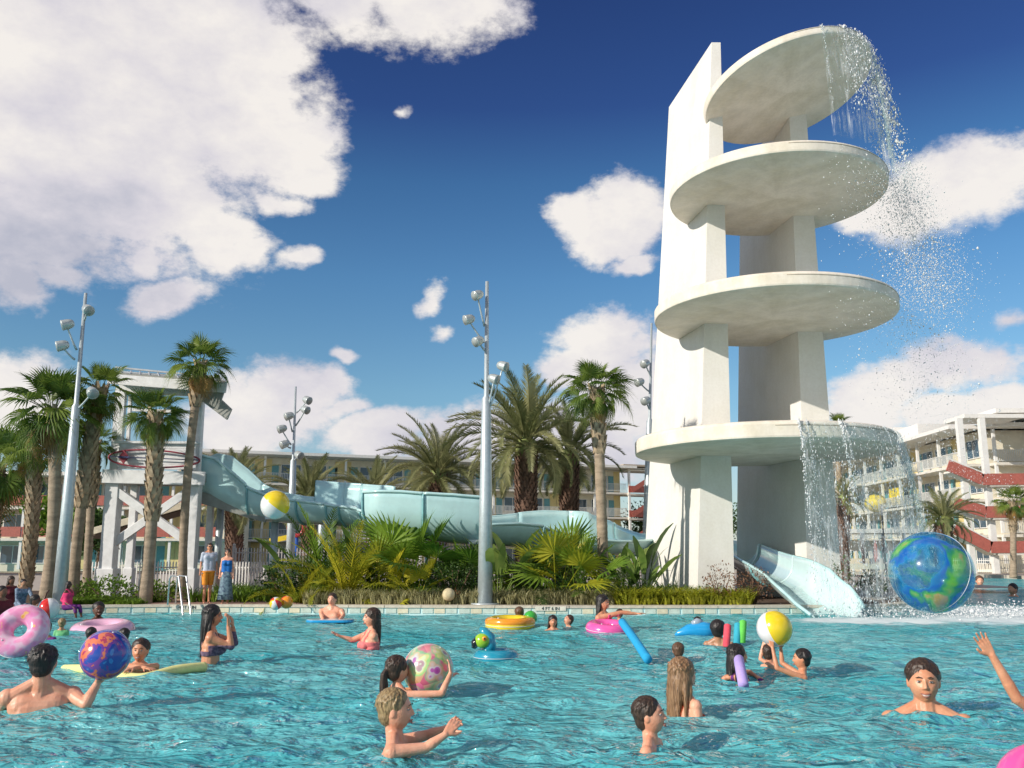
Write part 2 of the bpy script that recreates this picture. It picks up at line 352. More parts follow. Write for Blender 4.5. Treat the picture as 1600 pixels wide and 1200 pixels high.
    for k in range(70):
        lam = math.exp(r.uniform(math.log(.16), math.log(1.25))); th = PI / 2 + r.normal(0, .75)
        kx, ky = math.cos(th) * 2 * PI / lam, math.sin(th) * 2 * PI / lam
        amp = .0070 * lam ** .8
        step = np.gradient(Yg, axis=0)
        fade = np.clip(1.4 - step * 5 / lam, 0, 1)
        ph = r.uniform(0, 2 * PI) + .6 * np.sin(X * .7 + k) + .5 * np.sin(Yg * .9 + 2 * k)
        w = np.sin(X * kx + Yg * ky + ph)
        env = .65 + .5 * np.sin(X * .5 + k * 1.7) * np.sin(Yg * .43 + k)
        Z += amp * env * (w - .35 * np.cos(2 * (X * kx + Yg * ky + ph))) * fade
    # rings where swimmers and floats break the surface
    for (px, wy, a_) in ((68, 1106, 1.3), (219, 1052, 1), (333, 1036, 1), (143, 1004, .6), (193, 1007, .6), (154, 978, .8), (520, 971, .7), (580, 1013, 1), (640, 1090, 1), (620, 1178, 1.2), (775, 1032, .7), (864, 984, .6), (945, 985, .8), (1012, 1030, .6), (1122, 1003, .8), (1060, 1036, .8), (1068, 1116, 1.1), (1016, 1172, 1.1), (1155, 1062, 1), (1240, 1056, 1), (1443, 1118, 1.4), (797, 980, .6)):
        g_ = gnd(px, wy, 0); R_ = np.hypot(X - g_.x, Yg - g_.y)
        Z += a_ * .013 * np.cos(2 * PI * (R_ - .25) / .19 + .5 * np.sin(3 * np.arctan2(Yg - g_.y, X - g_.x))) * np.exp(-np.clip(R_ - .22, 0, 9) / .42) * (R_ < 2.6)
    # choppier where the water lands
    Z = np.where(Yg > 24.6, 0, Z)
    verts = np.stack([X, Yg, Z], -1).reshape(-1, 3)
    idx = np.arange(len(ys) * n).reshape(len(ys), n)
    faces = np.stack([idx[:-1, :-1], idx[:-1, 1:], idx[1:, 1:], idx[1:, :-1]], -1).reshape(-1, 4)
    me = bpy.data.meshes.new('water'); me.from_pydata(verts.tolist(), [], faces.tolist()); me.polygons.foreach_set('use_smooth', [True] * len(faces)); me.materials.append(m)
    struct(link('water', me))
WBUMP = .24
FOAM = [((8.0, 20.4), 2.3, 1.5), ((12.5, 20.9), 4.8, 2.6), ((18, 20.8), 6.0, 2.9), ((13.0, 24), 4, 3)]
build_water()

DZ = 0.22      # deck height above the water
M_floor = mat('pool_plaster', (.60, .80, .80), .6, var=.08, scale=1.0)
struct(MB().box((0, 55, -1.25), (150, 130, .1)).build('pool_floor', M_floor))

def bez(pts, n=8):
    out = []
    for i in range(len(pts)):
        a, b, c, d = [Vector((*pts[j % len(pts)], 0)) for j in (i - 1, i, i + 1, i + 2)]
        for k in range(n):
            t = k / n
            out.append(.5 * ((2 * b) + (c - a) * t + (2 * a - 5 * b + 4 * c - d) * t * t + (3 * b - 3 * c + d - a) * t ** 3))
    return [(p.x, p.y) for p in out]
# island outline (counter-clockwise seen from above)
isl = [(-12.6, 21.3), (-10.8, 22.4), (-8, 22.9), (-4, 22.6), (0, 22.35), (4, 22.3), (7, 22.5), (9.4, 23.0), (11.3, 25.2), (13.2, 29.5), (17.5, 41), (23, 56), (24, 70), (10, 76), (-20, 76), (-48, 70), (-46, 44), (-27, 37.5), (-18.5, 31), (-15.3, 26.5), (-14.2, 22.6)]
island = bez(isl, 6)
def inset(poly, d):
    n = len(poly); out = []
    for i in range(n):
        a, b, c = Vector(poly[i - 1]), Vector(poly[i]), Vector(poly[(i + 1) % n])
        t = (c - a).normalized(); nrm = Vector((-t.y, t.x)); out.append(tuple(b + nrm * d))
    return out
inner = inset(island, .38)
M_deckin = mat('planting_soil', (.16, .11, .07), .95, var=.4, scale=9, bump=.6, bscale=40)
struct(MB().prism(inset(island, .2), -1.2, DZ - .05).build('island_ground', M_deckin))
# coping: real stones, one by one, with joints
def arc_pts(poly, step):
    out = []; n = len(poly); acc = 0; last = Vector(poly[0])
    out.append(last.copy())
    for i in range(1, n + 1):
        p = Vector(poly[i % n]); seg = (p - last).length
        while acc + seg >= step:
            t = (step - acc) / seg; last = last.lerp(p, t); out.append(last.copy()); seg = (p - last).length; acc = 0
        acc += seg; last = p
    return out
cop = thing('pool_coping', 'pale stone coping round the planted island with a tiled waterline band', 'coping', (0, 22, DZ)); del cop['category']; del cop['label']; cop['kind'] = 'structure'
cp = arc_pts(island, .9)
ncop = 0; rest = MB(); tiles = MB()
M_tileband = mat('aqua_tile', (.62, .70, .62), .35, var=.12, scale=7)
M_tilewarm = mat('cream_tile', (.76, .68, .50), .4, var=.1, scale=9)
cols = [mat('coping_a', (.64, .56, .45), .7, var=.12, scale=8), mat('coping_b', (.58, .51, .43), .7, var=.12, scale=8), mat('coping_c', (.68, .61, .50), .7, var=.12, scale=8)]
for i in range(len(cp)):
    a, b = cp[i], cp[(i + 1) % len(cp)]
    t = (b - a); 
    if t.length < .3: continue
    t.normalize(); nr = Vector((-t.y, t.x)); g = t * .006
    a2, b2 = a + g - nr * .03, b - g - nr * .03
    q = [(*a2, 0), (*b2, 0), (*(b2 + nr * .42), 0), (*(a2 + nr * .42), 0)]
    near = max(a.y, b.y) < 31
    mb = MB() if near else rest
    off = Vector((0, 22, DZ)) 
    vs = [Vector(p) - Vector((0, 22, 0)) + Vector((0, 0, dz)) for dz in (-.06, 0.0) for p in q]
    mb.add(vs, [(3, 2, 1, 0), (4, 5, 6, 7), (0, 1, 5, 4), (1, 2, 6, 5), (2, 3, 7, 6), (3, 0, 4, 7)])
    if near: mb.build('coping_stone', rnd.choice(cols), cop); ncop += 1
    # waterline wall below, set back under the stone's nosing
    w = [Vector((*(a + nr * .005), 0)) - Vector((0, 22, 0)), Vector((*(b + nr * .005), 0)) - Vector((0, 22, 0))]
    tiles.add([w[0] + Vector((0, 0, -1.3)), w[1] + Vector((0, 0, -1.3)), w[1] + Vector((0, 0, -.06)), w[0] + Vector((0, 0, -.06))], [(0, 1, 2, 3)])
    if near and i % 1 == 0:      # one warm glazed tile proud of the band
        c = (a + b) / 2 - nr * .004
        bx = MB(); rot = Matrix.Rotation(math.atan2(t.y, t.x), 3, 'Z')
        bx.box(Vector((c.x, c.y - 22, -.135)), (.26, .02, .11), rot); bx.build('tile', M_tilewarm, cop)
        for s_ in (-1, 1):
            if True:
                c2 = c + t * .29 * s_
                bx = MB().box(Vector((c2.x, c2.y - 22, -.135)), (.26, .016, .11), rot); bx.build('tile', M_tileband, cop)
rest.build('coping_run', cols[0], cop)['kind'] = 'stuff'
tiles.build('waterline_wall', M_floor, cop)

# depth markers on the coping face
def text_mesh(txt, size, depth=.004):
    cu = bpy.data.curves.new('t', 'FONT'); cu.body = txt; cu.size = size; cu.extrude = depth; cu.align_x = 'CENTER'; cu.align_y = 'CENTER'; cu.resolution_u = 2
    o = bpy.data.objects.new('t', cu); C.objects.link(o); dg = bpy.context.evaluated_depsgraph_get(); me = bpy.data.meshes.new_from_object(o.evaluated_get(dg)); bpy.data.objects.remove(o); return me
M_black = mat('black_print', (.02, .02, .022), .5, var=.1)
def marker(px, py, lab):
    p = gnd(px, 957, 0)
    # find the wall point
    best = min(range(len(cp)), key=lambda i: abs(cp[i].x / cp[i].y - p.x / p.y) + (0 if cp[i].y < 25 else 9))
    c = (cp[best] + cp[best + 1]) / 2; t = (cp[best + 1] - cp[best]).normalized(); nr = Vector((-t.y, t.x)); an = math.atan2(t.y, t.x)
    th = thing('depth_marker', lab, 'depth sign', (c.x - nr.x * .03, c.y - nr.y * .03, .15), an)
    MB().box((0, 0, 0), (.74, .02, .10)).build('plate', mat('marker_plate', (.74, .70, .60), .5), th)
    me = text_mesh('4 FT 6 IN', .11); me.materials.append(M_black)
    link('lettering', me, th, (0, -.016, 0), (PI / 2, 0, 0))
marker(266, 952, 'depth marker reading 4 FT 6 IN on the pool edge at the handrail')
marker(850, 957, 'depth marker reading 4 FT 6 IN on the pool edge behind the orange ring')

struct(MB().box((-11.6, 21.1, -.38), (3.4, 1.6, .60)).build('pool_step', M_floor))
# planting bed and paths on the island, flush sheets a few mm apart
def sheet(name, poly, z, m, th=.02):
    return struct(MB().prism(poly, z - th, z).build(name, m))
sheet('planting_bed', [(x, y) for x, y in inset(island, .385)], DZ - .02, M_mulch)
M_paver = mat('red_paver', (.36, .20, .15), .85, var=.2, scale=5, bump=.2)
pv = thing('paved_path', 'x', 'y', (0, 0, 0)); del pv['label']; del pv['category']; pv['kind'] = 'structure'
M_pav = [mat('paver_a', (.36, .21, .16), .85, var=.12), mat('paver_b', (.42, .26, .20), .85, var=.12), mat('paver_c', (.30, .18, .15), .85, var=.12)]
base = MB().prism([(-9.2, 22.95), (-5.4, 22.9), (-5.4, 30), (-9.2, 30)], DZ - .06, DZ - .012); base.build('path_bed', M_paver, pv)
pm = [None] * 3
for k in range(3):
    me = MB().box((0, 0, 0), (.235, .115, .03)).mesh('paver'); me.materials.append(M_pav[k]); pm[k] = me
i = 0
for r_ in range(24):
    for c_ in range(12):
        x = -9.05 + c_ * .30 + (.15 if r_ % 2 else 0); y = 23.2 + r_ * .135
        if x > -5.55 : continue
        o = link('paver', pm[rnd.randrange(3)], pv, (x, y, DZ - .01 + rnd.uniform(-.002, .002))); o.scale = (1.22, 1.1, 1); i += 1
# pale walk behind the planting and the far decks
sheet('back_walk', [(-30, 32), (20, 36), (22, 70), (-40, 68)], DZ + .0, M_sand)
sheet('side_deck', [(10.2, 25.4), (12.2, 28.5), (17.0, 41), (12, 41), (9.5, 32)], DZ + .008, mat('grey_deck', (.40, .37, .33), .85, var=.15, scale=2))
# mainland all around the water
M_far = mat('far_ground', (.30, .27, .2), .95, var=.3, scale=.3)
struct(MB().prism([(-400, 88), (400, 88), (400, 900), (-400, 900)], -.5, DZ).build('far_ground', M_far))
struct(MB().prism([(34, 20), (400, 20), (400, 87.9), (33, 87.9)], -.5, DZ).build('east_deck', mat('deck_pale', (.52, .46, .38), .85, var=.15, scale=1)))
struct(MB().prism([(14, 76.5), (33.9, 74), (33.9, 87.9), (14, 87.9)], -.5, DZ).build('north_deck', MATS['deck_pale']))
struct(MB().prism([(-400, 20), (-50, 20), (-50, 87.9), (-400, 87.9)], -.5, DZ).build('west_deck', MATS['deck_pale']))
# ================================================================ DISC TOWER
def hexa(quad0, quad1, mb=None, mi=0):
    """prism between two quads (lists of 4 points)"""
    mb = mb or MB(); vs = [Vector(p) for p in quad0 + quad1]
    mb.add(vs, [(3, 2, 1, 0), (4, 5, 6, 7), (0, 1, 5, 4), (1, 2, 6, 5), (2, 3, 7, 6), (3, 0, 4, 7)], mi); return mb
tw = thing('fountain_tower', 'tall white concrete tower of four stacked discs pouring water into the pool', 'fountain tower', (7.2, 25, DZ))
def T(p): return Vector(p) - Vector((7.2, 25, DZ))
def fin(zs, secs, jz):
    """secs: function z -> 4 xy corners (near-left, near-right, far-right, far-left)"""
    for k in range(len(zs) - 1):
        z0, z1 = zs[k], zs[k + 1]
        mb = MB()
        n = 3
        for j in range(n):
            a, b = z0 + (z1 - z0) * j / n, z0 + (z1 - z0) * (j + 1) / n
            A = [T((*p, a)) for p in secs(a)]; B = [T((*p, b)) for p in secs(b)]
            vs = A + B; f = [(0, 1, 5, 4), (1, 2, 6, 5), (2, 3, 7, 6), (3, 0, 4, 7)]
            if j == 0: f.append((3, 2, 1, 0))
            if j == n - 1: f.append((4, 5, 6, 7))
            mb.add(vs, f)
        mb.build('fin_panel', M_tower, tw)
    for z in jz:
        A = [T((*p, z - .012)) for p in secs(z)]; B = [T((*p, z + .012)) for p in secs(z)]
        hexa([a.lerp(sum(A, Vector()) / 4, .02) for a in A], [a.lerp(sum(B, Vector()) / 4, .02) for a in B]).build('joint', M_joint, tw)
def lin(z, z0, a, z1, b): return a + (b - a) * (z - z0) / (z1 - z0)
def s1(z):
    return [(lin(z, .2, 5.13, 17.2, 6.25), 25.5), (lin(z, .2, 6.17, 17.2, 6.53), 25.5), (lin(z, .2, 5.30, 17.2, 6.0), 29.6), (lin(z, .2, 4.21, 17.2, 5.62), 29.6)]
def s2(z):
    return [(lin(z, .2, 8.47, 12, 8.74), 26.3), (lin(z, .2, 9.46, 12, 9.37), 26.3), (lin(z, .2, 8.40, 12, 8.80), 30.2), (lin(z, .2, 7.37, 12, 8.05), 30.2)]
g = .014
disc = [(7.0, 25, 4.21, 3.52, .44, (0, 0)), (7.52, 25, 8.09, 3.37, .40, (.01, 0)), (7.82, 25, 11.80, 3.10, .36, (.005, .01)), (8.356, 25, 15.19, 2.53, .30, (-.219, .157))]
fin([DZ - .3, 4.2 - g, 8.08 - g, 11.79 - g, 17.2], s1, [])
for z in (8.08, 11.79):
    A = [T((*p, z - g)) for p in s1(z)]; B = [T((*p, z)) for p in s1(z)]
    c = [q.lerp(sum(A, Vector()) / 4, .03) for q in A]; d = [q.lerp(sum(B, Vector()) / 4, .03) for q in B]
    hexa(c, d).build('joint', M_joint, tw)
fin([DZ - .3, 4.2, 8.08, 11.79, 15.2], s2, [])
def build_disc(X, Y, Z, R, th, tilt):
    mb = MB(); n = 96
    nrm = Vector((tilt[0], tilt[1], 1)).normalized(); q = Vector((0, 0, 1)).rotation_difference(nrm)
    prof = [(0, 0), (R * .6, 0), (R - .05, 0), (R - .012, .018), (R, .06), (R, th * .78), (R - .05, th - .03), (R - .11, th), (R - .30, th), (R - .34, th - .06), (0, th - .06)]
    vs = []; 
    for k in range(n):
        a = 2 * PI * k / n
        for r_, z in prof[1:-1]: vs.append((r_ * math.cos(a), r_ * math.sin(a), z))
    m_ = len(prof) - 2; fs = []
    for k in range(n):
        k2 = (k + 1) % n
        for j in range(m_ - 1): fs.append((k * m_ + j, k2 * m_ + j, k2 * m_ + j + 1, k * m_ + j + 1))
    vs += [(0, 0, 0), (0, 0, th - .06)]; b0 = n * m_
    for k in range(n):
        k2 = (k + 1) % n; fs.append((b0, k2 * m_, k * m_)); fs.append((b0 + 1, k * m_ + m_ - 1, k2 * m_ + m_ - 1))
    mb.add(vs, fs, 0, False)
    o = mb.build('disc', M_disc, tw, T((X, Y, Z))); o.rotation_mode = 'QUATERNION'; o.rotation_quaternion = q
    o['label'] = 'round pale concrete disc with a thick rim'
    # shallow gutter lip on the outflow side
    lip = MB(); pts = []
    for k in range(41):
        a = math.radians(-100 + 150 * k / 40); pts.append((Vector((math.cos(a) * (R - .002), math.sin(a) * (R - .002), th * .70))))
    lip.tube(pts, .012, 6); o2 = lip.build('rim_groove', mat('groove', (.40, .34, .26), .9), o)
for d in disc: build_disc(*d)

# ---------------------------------------------------------------- falling water
M_drop = bpy.data.materials.new('water_drops'); M_drop.use_nodes = True
def _drop():
    nt = M_drop.node_tree; nt.nodes.clear(); N = nt.nodes.new; L = nt.links.new
    out = N('ShaderNodeOutputMaterial'); d = N('ShaderNodeBsdfDiffuse'); t = N('ShaderNodeBsdfTranslucent'); g = N('ShaderNodeBsdfGlossy'); a = N('ShaderNodeMixShader'); b = N('ShaderNodeMixShader')
    d.inputs[0].default_value = (.93, .95, .96, 1); t.inputs[0].default_value = (.93, .95, .96, 1); g.inputs['Roughness'].default_value = .25
    a.inputs[0].default_value = .25; b.inputs[0].default_value = .12; L(d.outputs[0], a.inputs[1]); L(t.outputs[0], a.inputs[2]); L(a.outputs[0], b.inputs[1]); L(g.outputs[0], b.inputs[2]); L(b.outputs[0], out.inputs[0])
_drop()
def veilmat(name, amount):
    m = bpy.data.materials.new(name); m.use_nodes = True; nt = m.node_tree; nt.nodes.clear(); N = nt.nodes.new; L = nt.links.new
    out = N('ShaderNodeOutputMaterial'); tr = N('ShaderNodeBsdfTransparent'); df = N('ShaderNodeBsdfDiffuse'); gl = N('ShaderNodeBsdfGlossy'); tl = N('ShaderNodeBsdfTranslucent')
    tr.inputs[0].default_value = (.93, .97, .97, 1)
    gl.inputs['Roughness'].default_value = .15; df.inputs[0].default_value = (.85, .9, .92, 1); tl.inputs[0].default_value = (.85, .9, .92, 1)
    tc = N('ShaderNodeTexCoord'); mp = N('ShaderNodeMapping'); mp.inputs['Scale'].default_value = (9, 9, .8); L(tc.outputs['Object'], mp.inputs[0])
    n = N('ShaderNodeTexNoise'); n.inputs['Scale'].default_value = 1.6; n.inputs['Detail'].default_value = 7; n.inputs['Roughness'].default_value = .75; L(mp.outputs[0], n.inputs['Vector'])
    n3 = N('ShaderNodeTexNoise'); n3.inputs['Scale'].default_value = 1.1; n3.inputs['Detail'].default_value = 4; L(tc.outputs['Object'], n3.inputs['Vector'])
    mm = N('ShaderNodeMath'); mm.operation = 'MULTIPLY_ADD'; L(n3.outputs['Fac'], mm.inputs[0]); mm.inputs[1].default_value = .5; L(n.outputs['Fac'], mm.inputs[2])
    r = N('ShaderNodeMapRange'); L(mm.outputs[0], r.inputs[0]); r.inputs[1].default_value = .74; r.inputs[2].default_value = .98; r.inputs[3].default_value = 0.02; r.inputs[4].default_value = amount
    a = N('ShaderNodeMixShader'); a.inputs[0].default_value = .4; L(df.outputs[0], a.inputs[1]); L(tl.outputs[0], a.inputs[2])
    a2 = N('ShaderNodeMixShader'); a2.inputs[0].default_value = .15; L(a.outputs[0], a2.inputs[1]); L(gl.outputs[0], a2.inputs[2])
    mx = N('ShaderNodeMixShader'); L(r.outputs[0], mx.inputs[0]); L(tr.outputs[0], mx.inputs[1]); L(a2.outputs[0], mx.inputs[2]); L(mx.outputs[0], out.inputs[0]); return m
M_veil = veilmat('falling_water_sheet', .75); M_veil2 = veilmat('spray_sheet', .7)
OCT = [(1, 0, 0), (-1, 0, 0), (0, 1, 0), (0, -1, 0), (0, 0, 1), (0, 0, -1)]
OF = [(0, 2, 4), (2, 1, 4), (1, 3, 4), (3, 0, 4), (2, 0, 5), (1, 2, 5), (3, 1, 5), (0, 3, 5)]
def drops(mb, gen, n):
    for _ in range(n):
        p, r_, st = gen()
        mb.add([(p[0] + a * r_, p[1] + b * r_, p[2] + c * r_ * st) for a, b, c in OCT], OF, 0, True)
rr = random.Random(11)
def rim(i, deg):
    X, Y, Z, R, th, t = disc[i]; a = math.radians(deg)
    nrm = Vector((t[0], t[1], 1)).normalized(); q = Vector((0, 0, 1)).rotation_difference(nrm)
    return Vector((X, Y, Z)) + q @ Vector((R * math.cos(a), R * math.sin(a), th * .9)), Vector((math.cos(a), math.sin(a), 0))
def fall(p, out, v, t): return Vector((p.x + out.x * v * t, p.y + out.y * v * t, p.z - 4.9 * t * t))
def curtain(i, d0, d1, v, zend, ncol, mb, n=70, vj=.25):
    rows = []
    for k in range(n + 1):
        dg = d0 + (d1 - d0) * k / n; p, o = rim(i, dg); vv = v * (1 + vj * math.sin(k * .9) * math.sin(k * .37 + 1))
        T_ = math.sqrt(max(.01, (p.z - zend)) / 4.9); rows.append([fall(p, o, vv, T_ * j / 14) for j in range(15)])
    vs = [q for r_ in rows for q in r_]; fs = [(a * 15 + b, (a + 1) * 15 + b, (a + 1) * 15 + b + 1, a * 15 + b + 1) for a in range(n) for b in range(14)]
    mb.add(vs, fs, 0, True)
# bottom tier: clear sheet plus bright ropes falling into the pool
wf = MB(); curtain(0, -91, 32, .62, 0.03, 0, wf, 110, .22)
o = wf.build('waterfall', M_veil); tag(o, 'broad thin curtain of water falling from the lowest tower disc into the pool', 'waterfall', kind='stuff')
rp = MB()
for dg, v, w in ((-91, .55, .020), (-88, .6, .012), (-74, .6, .020), (-72.5, .65, .012), (-48, .6, .010), (-8, .7, .016), (10, .8, .010), (-28, .6, .007)):
    p, out_ = rim(0, dg)
    for t in np.linspace(0, .92, 120):
        q = fall(p, out_, v, t); 
        if q.z < 0: break
        s_ = w * (1 - .3 * t) * rr.uniform(.4, 1.2); sp_ = .02 + .12 * t * t
        q = q + Vector((rr.gauss(0, sp_ * .4), rr.gauss(0, sp_ * .4), 0))
        drops(rp, lambda: (q + Vector((rr.gauss(0, sp_ * .3), rr.gauss(0, sp_ * .3), rr.gauss(0, .03))), s_, 2.2), 2)
def dfall(i, d0, d1, v0, v1, tmax, zmin, size, st, jit):
    def g_():
        while True:
            dg = rr.uniform(d0, d1); p, o_ = rim(i, dg); t = tmax * math.sqrt(rr.random()); q = fall(p, o_, rr.uniform(v0, v1), t)
            q += Vector((rr.gauss(0, jit * t), rr.gauss(0, jit * t), 0))
            if q.z > zmin: return q, size * math.exp(rr.gauss(0, .45)), st
    return g_
drops(rp, dfall(0, -91, 34, .35, .95, .95, 0, .0052, 4.0, .14), 6500)
o = rp.build('water_jets', M_drop); tag(o, 'bright ropes and drops of water pouring off the lowest disc rim', 'falling water', kind='stuff')
# top tier: veil over the underside, chunky blobs off the right rim
up_ = MB(); curtain(3, -84, -2, .45, 12.4, 0, up_, 70, .25)
o = up_.build('upper_waterfall', M_veil2); tag(o, 'thin sheet of water sliding off the top tilted disc of the tower', 'waterfall', kind='stuff')
ub = MB()
for dg, v, w in ((-82, .45, .010), (-66, .5, .008), (-50, .5, .007), (-30, .5, .008), (-10, .7, .012)):
    p, out_ = rim(3, dg)
    for t in np.linspace(0, .72, 90):
        q = fall(p, out_, v, t) + Vector((rr.gauss(0, .03 * t), rr.gauss(0, .03 * t), 0)); s_ = w * rr.uniform(.4, 1.3)
        drops(ub, lambda: (q + Vector((rr.gauss(0, .02), rr.gauss(0, .02), rr.gauss(0, .03))), s_, 3.0), 1)
drops(ub, dfall(3, -72, 10, .35, .8, .75, 12.0, .009, 2.6, .12), 2200)
drops(ub, dfall(3, -14, 6, .8, 1.25, .92, 11.2, .014, 1.9, .16), 520)
drops(ub, dfall(3, -8, 2, .9, 1.1, .8, 11.8, .030, 2.0, .12), 70)
o = ub.build('upper_drops', M_drop); tag(o, 'large sparkling drops tumbling from the right rim of the top disc', 'falling water', kind='stuff')
# spray cloud drifting off the middle discs
sp = MB()
def spray(c0, c1, s0, s1, size):
    def g_():
        t = rr.random(); c = Vector(c0).lerp(Vector(c1), t); s_ = s0 + (s1 - s0) * t
        return c + Vector((rr.gauss(0, s_), rr.gauss(0, s_), rr.gauss(0, .35))), size * math.exp(rr.gauss(0, .5)), 1.3
    return g_
drops(sp, spray((11.2, 24.2, 12.3), (11.9, 24.2, 8.4), .28, .60, .0075), 10500)
drops(sp, spray((11.6, 24.2, 8.8), (12.1, 24, 3.0), .5, .8, .0062), 5200)
drops(sp, spray((10.7, 24.0, 11.9), (10.0, 23, 11.6), .35, .4, .009), 700)
drops(sp, dfall(2, -80, 20, .1, .8, .8, 8.6, .0075, 1.4, .4), 1900)
drops(sp, dfall(1, -80, 20, .1, .9, .8, 4.9, .0065, 1.4, .4), 1500)
o = sp.build('spray', M_drop); tag(o, 'fine airborne spray drifting down beside the tower discs', 'spray', kind='stuff')
sl = MB()
def spl():
    x = rr.uniform(7.6, 14.5) + rr.gauss(0, .5); y = rr.gauss(21.8, .6); z = abs(rr.gauss(0, .16))
    return (x, y, z), .012 * math.exp(rr.gauss(0, .5)), 1
drops(sl, spl, 3600)
o = sl.build('splash', M_drop); tag(o, 'white splash where the slide and the curtain hit the pool', 'splash', kind='stuff')
# ================================================================ PALMS AND PLANTS
M_date = leafmat('date_frond', (.14, .17, .06), (.40, .39, .19), .45)
M_sabal = leafmat('sabal_frond', (.045, .11, .015), (.22, .29, .05), .4)
M_sabdead = leafmat('dead_frond', (.22, .11, .03), (.42, .26, .09), .25)
M_yel = leafmat('yellow_fan', (.20, .26, .018), (.58, .52, .04), .4)
M_grn = leafmat('bright_leaf', (.045, .14, .015), (.24, .36, .04), .4)
M_dkg = leafmat('dark_leaf', (.025, .065, .014), (.10, .17, .04), .3)
M_ban = leafmat('paddle_leaf', (.08, .18, .03), (.32, .42, .10), .45)
M_grass = leafmat('border_grass', (.16, .16, .05), (.48, .45, .24), .3)
M_lime = leafmat('lime_cover', (.15, .22, .015), (.50, .50, .05), .35)
M_red = leafmat('dry_twig', (.16, .07, .04), (.34, .20, .12), .15)
M_trunk = mat('palm_trunk_smooth', (.36, .28, .20), .9, var=.25, scale=2.5, bump=.8, bscale=16, stretch=(1, 1, 3.2))
M_boot = mat('palm_boot', (.42, .32, .21), .9, var=.35, scale=6, bump=.4)
M_dtrunk = mat('date_trunk', (.20, .12, .085), .95, var=.35, scale=6, bump=.7, bscale=22)
M_stem = mat('green_stem', (.22, .26, .08), .6, var=.2)

def pinnate(L, droop, n=40, lw=.026, ll=.34, vee=.5, seed=0, twist=.0):
    r = random.Random(seed); mb = MB(); pts = []
    a = 0.0; p = Vector((0, 0, 0)); K = 14
    for k in range(K + 1):
        pts.append(p.copy()); t = k / K; ang = -droop * t ** 1.5
        p = p + Vector((math.cos(ang), 0, math.sin(ang))) * (L / K)
    mb.tube(pts, [.022 * L / 2 * (1 - .85 * k / K) + .004 for k in range(K + 1)], 5, 0)
    def P(t):
        f = t * K; i = min(int(f), K - 1); return pts[i].lerp(pts[i + 1], f - i), (pts[i + 1] - pts[i]).normalized()
    for k in range(n):
        t = .12 + .88 * k / n; q, d = P(t); up = Vector((-d.z, 0, d.x))
        l = ll * L / 2.6 * (math.sin(PI * min(1, (t - .02)) ** .8) * .8 + .28) * r.uniform(.85, 1.12)
        for s in (-1, 1):
            side = Vector((0, s, 0))
            v = (d * (.75 + .3 * t) + side * .85 + up * (vee * r.uniform(.3, 1.2))).normalized()
            e = q + v * l + Vector((0, 0, -.18 * l * r.uniform(.4, 1.5))); m_ = q + v * l * .5
            w = d * lw
            mb.add([q - w * .5, q + w * .5, m_ + w * .55, e, m_ - w * .55], [(0, 1, 2, 4), (4, 2, 3)], 0)
    return mb.mesh('frond')
def fanfrond(pet, R, n=34, droop=.5, fold=.35, seed=0, spread=2.5, tipd=.3):
    r = random.Random(seed); mb = MB(); pts = []; K = 7; p = Vector((0, 0, 0))
    for k in range(K + 1):
        pts.append(p.copy()); ang = -droop * .5 * (k / K) ** 1.4; p = p + Vector((math.cos(ang), 0, math.sin(ang))) * (pet / K)
    mb.tube(pts, [.016 - .006 * k / K for k in range(K + 1)], 5)
    o = pts[-1]; ang0 = -droop * .6
    for k in range(n):
        u = (k + .5) / n * 2 - 1; a = u * spread; dist = R * (1 - .28 * abs(u) ** 1.6) * r.uniform(.9, 1.06)
        d = Vector((math.cos(a), math.sin(a), fold * abs(math.sin(a)) - .05)); d.normalize()
        d = Matrix.Rotation(-ang0, 3, 'Y') @ d
        w = Vector((-math.sin(a), math.cos(a), 0)) * (R * spread / n * .95)
        w = Matrix.Rotation(-ang0, 3, 'Y') @ w
        z = Vector((0, 0, .02 * R * (1 if k % 2 else -1)))
        b = o + d * dist * .55; e = o + d * dist + Vector((0, 0, -tipd * dist * r.uniform(.3, 1.3)))
        m_ = o + d * dist * .8 + Vector((0, 0, -tipd * .35 * dist))
        mb.add([o, b - w * .5 + z, b + w * .5 - z, m_ - w * .26, m_ + w * .26, e], [(0, 1, 2), (1, 3, 4, 2), (3, 5, 4)], 0)
    return mb.mesh('frond')
def withmat(me, m): me = me.copy(); me.materials.clear(); me.materials.append(m); return me
DATE = [pinnate(2.8, d, n=62, lw=.036, ll=.40, seed=i) for i, d in enumerate((.8, 1.2, 1.6, 2.0))]
SAB = [fanfrond(.85, .82, seed=i, droop=d, tipd=td) for i, (d, td) in enumerate(((.2, .25), (.6, .5), (1.0, .6), (1.3, .75)))]
DATEm = [withmat(m, M_date) for m in DATE]; SABm = [withmat(m, M_sabal) for m in SAB]; SABd = [withmat(m, M_sabdead) for m in SAB]

def crown(parent, top, meshes, n, scale, seed, lo=-35, hi=86, dead=None, ndead=0, wind=0.0):
    r = random.Random(seed)
    for k in range(n):
        t = (k + .5) / n; az = k * 2.39996 + r.uniform(-.3, .3); el = math.radians(hi + (lo - hi) * t ** .9 + r.uniform(-9, 9))
        me = meshes[min(len(meshes) - 1, int(t * len(meshes)))]
        isd = dead and k >= n - ndead
        if isd: me = dead[-1]; el = math.radians(r.uniform(-70, -35))
        o = link('frond', me, parent)
        if isd: o['label'] = 'dry brown frond'
        q = Matrix.Rotation(az, 4, 'Z') @ Matrix.Rotation(-el, 4, 'Y') @ Matrix.Rotation(r.uniform(-.5, .5), 4, 'X')
        s = scale * r.uniform(.85, 1.12) * (.8 + .25 * math.sin(PI * min(1, t * 1.2)))
        o.matrix_local = Matrix.Translation(top + Vector((math.cos(az) * .08, math.sin(az) * .08, -t * .25))) @ q @ Matrix.Scale(s, 4)
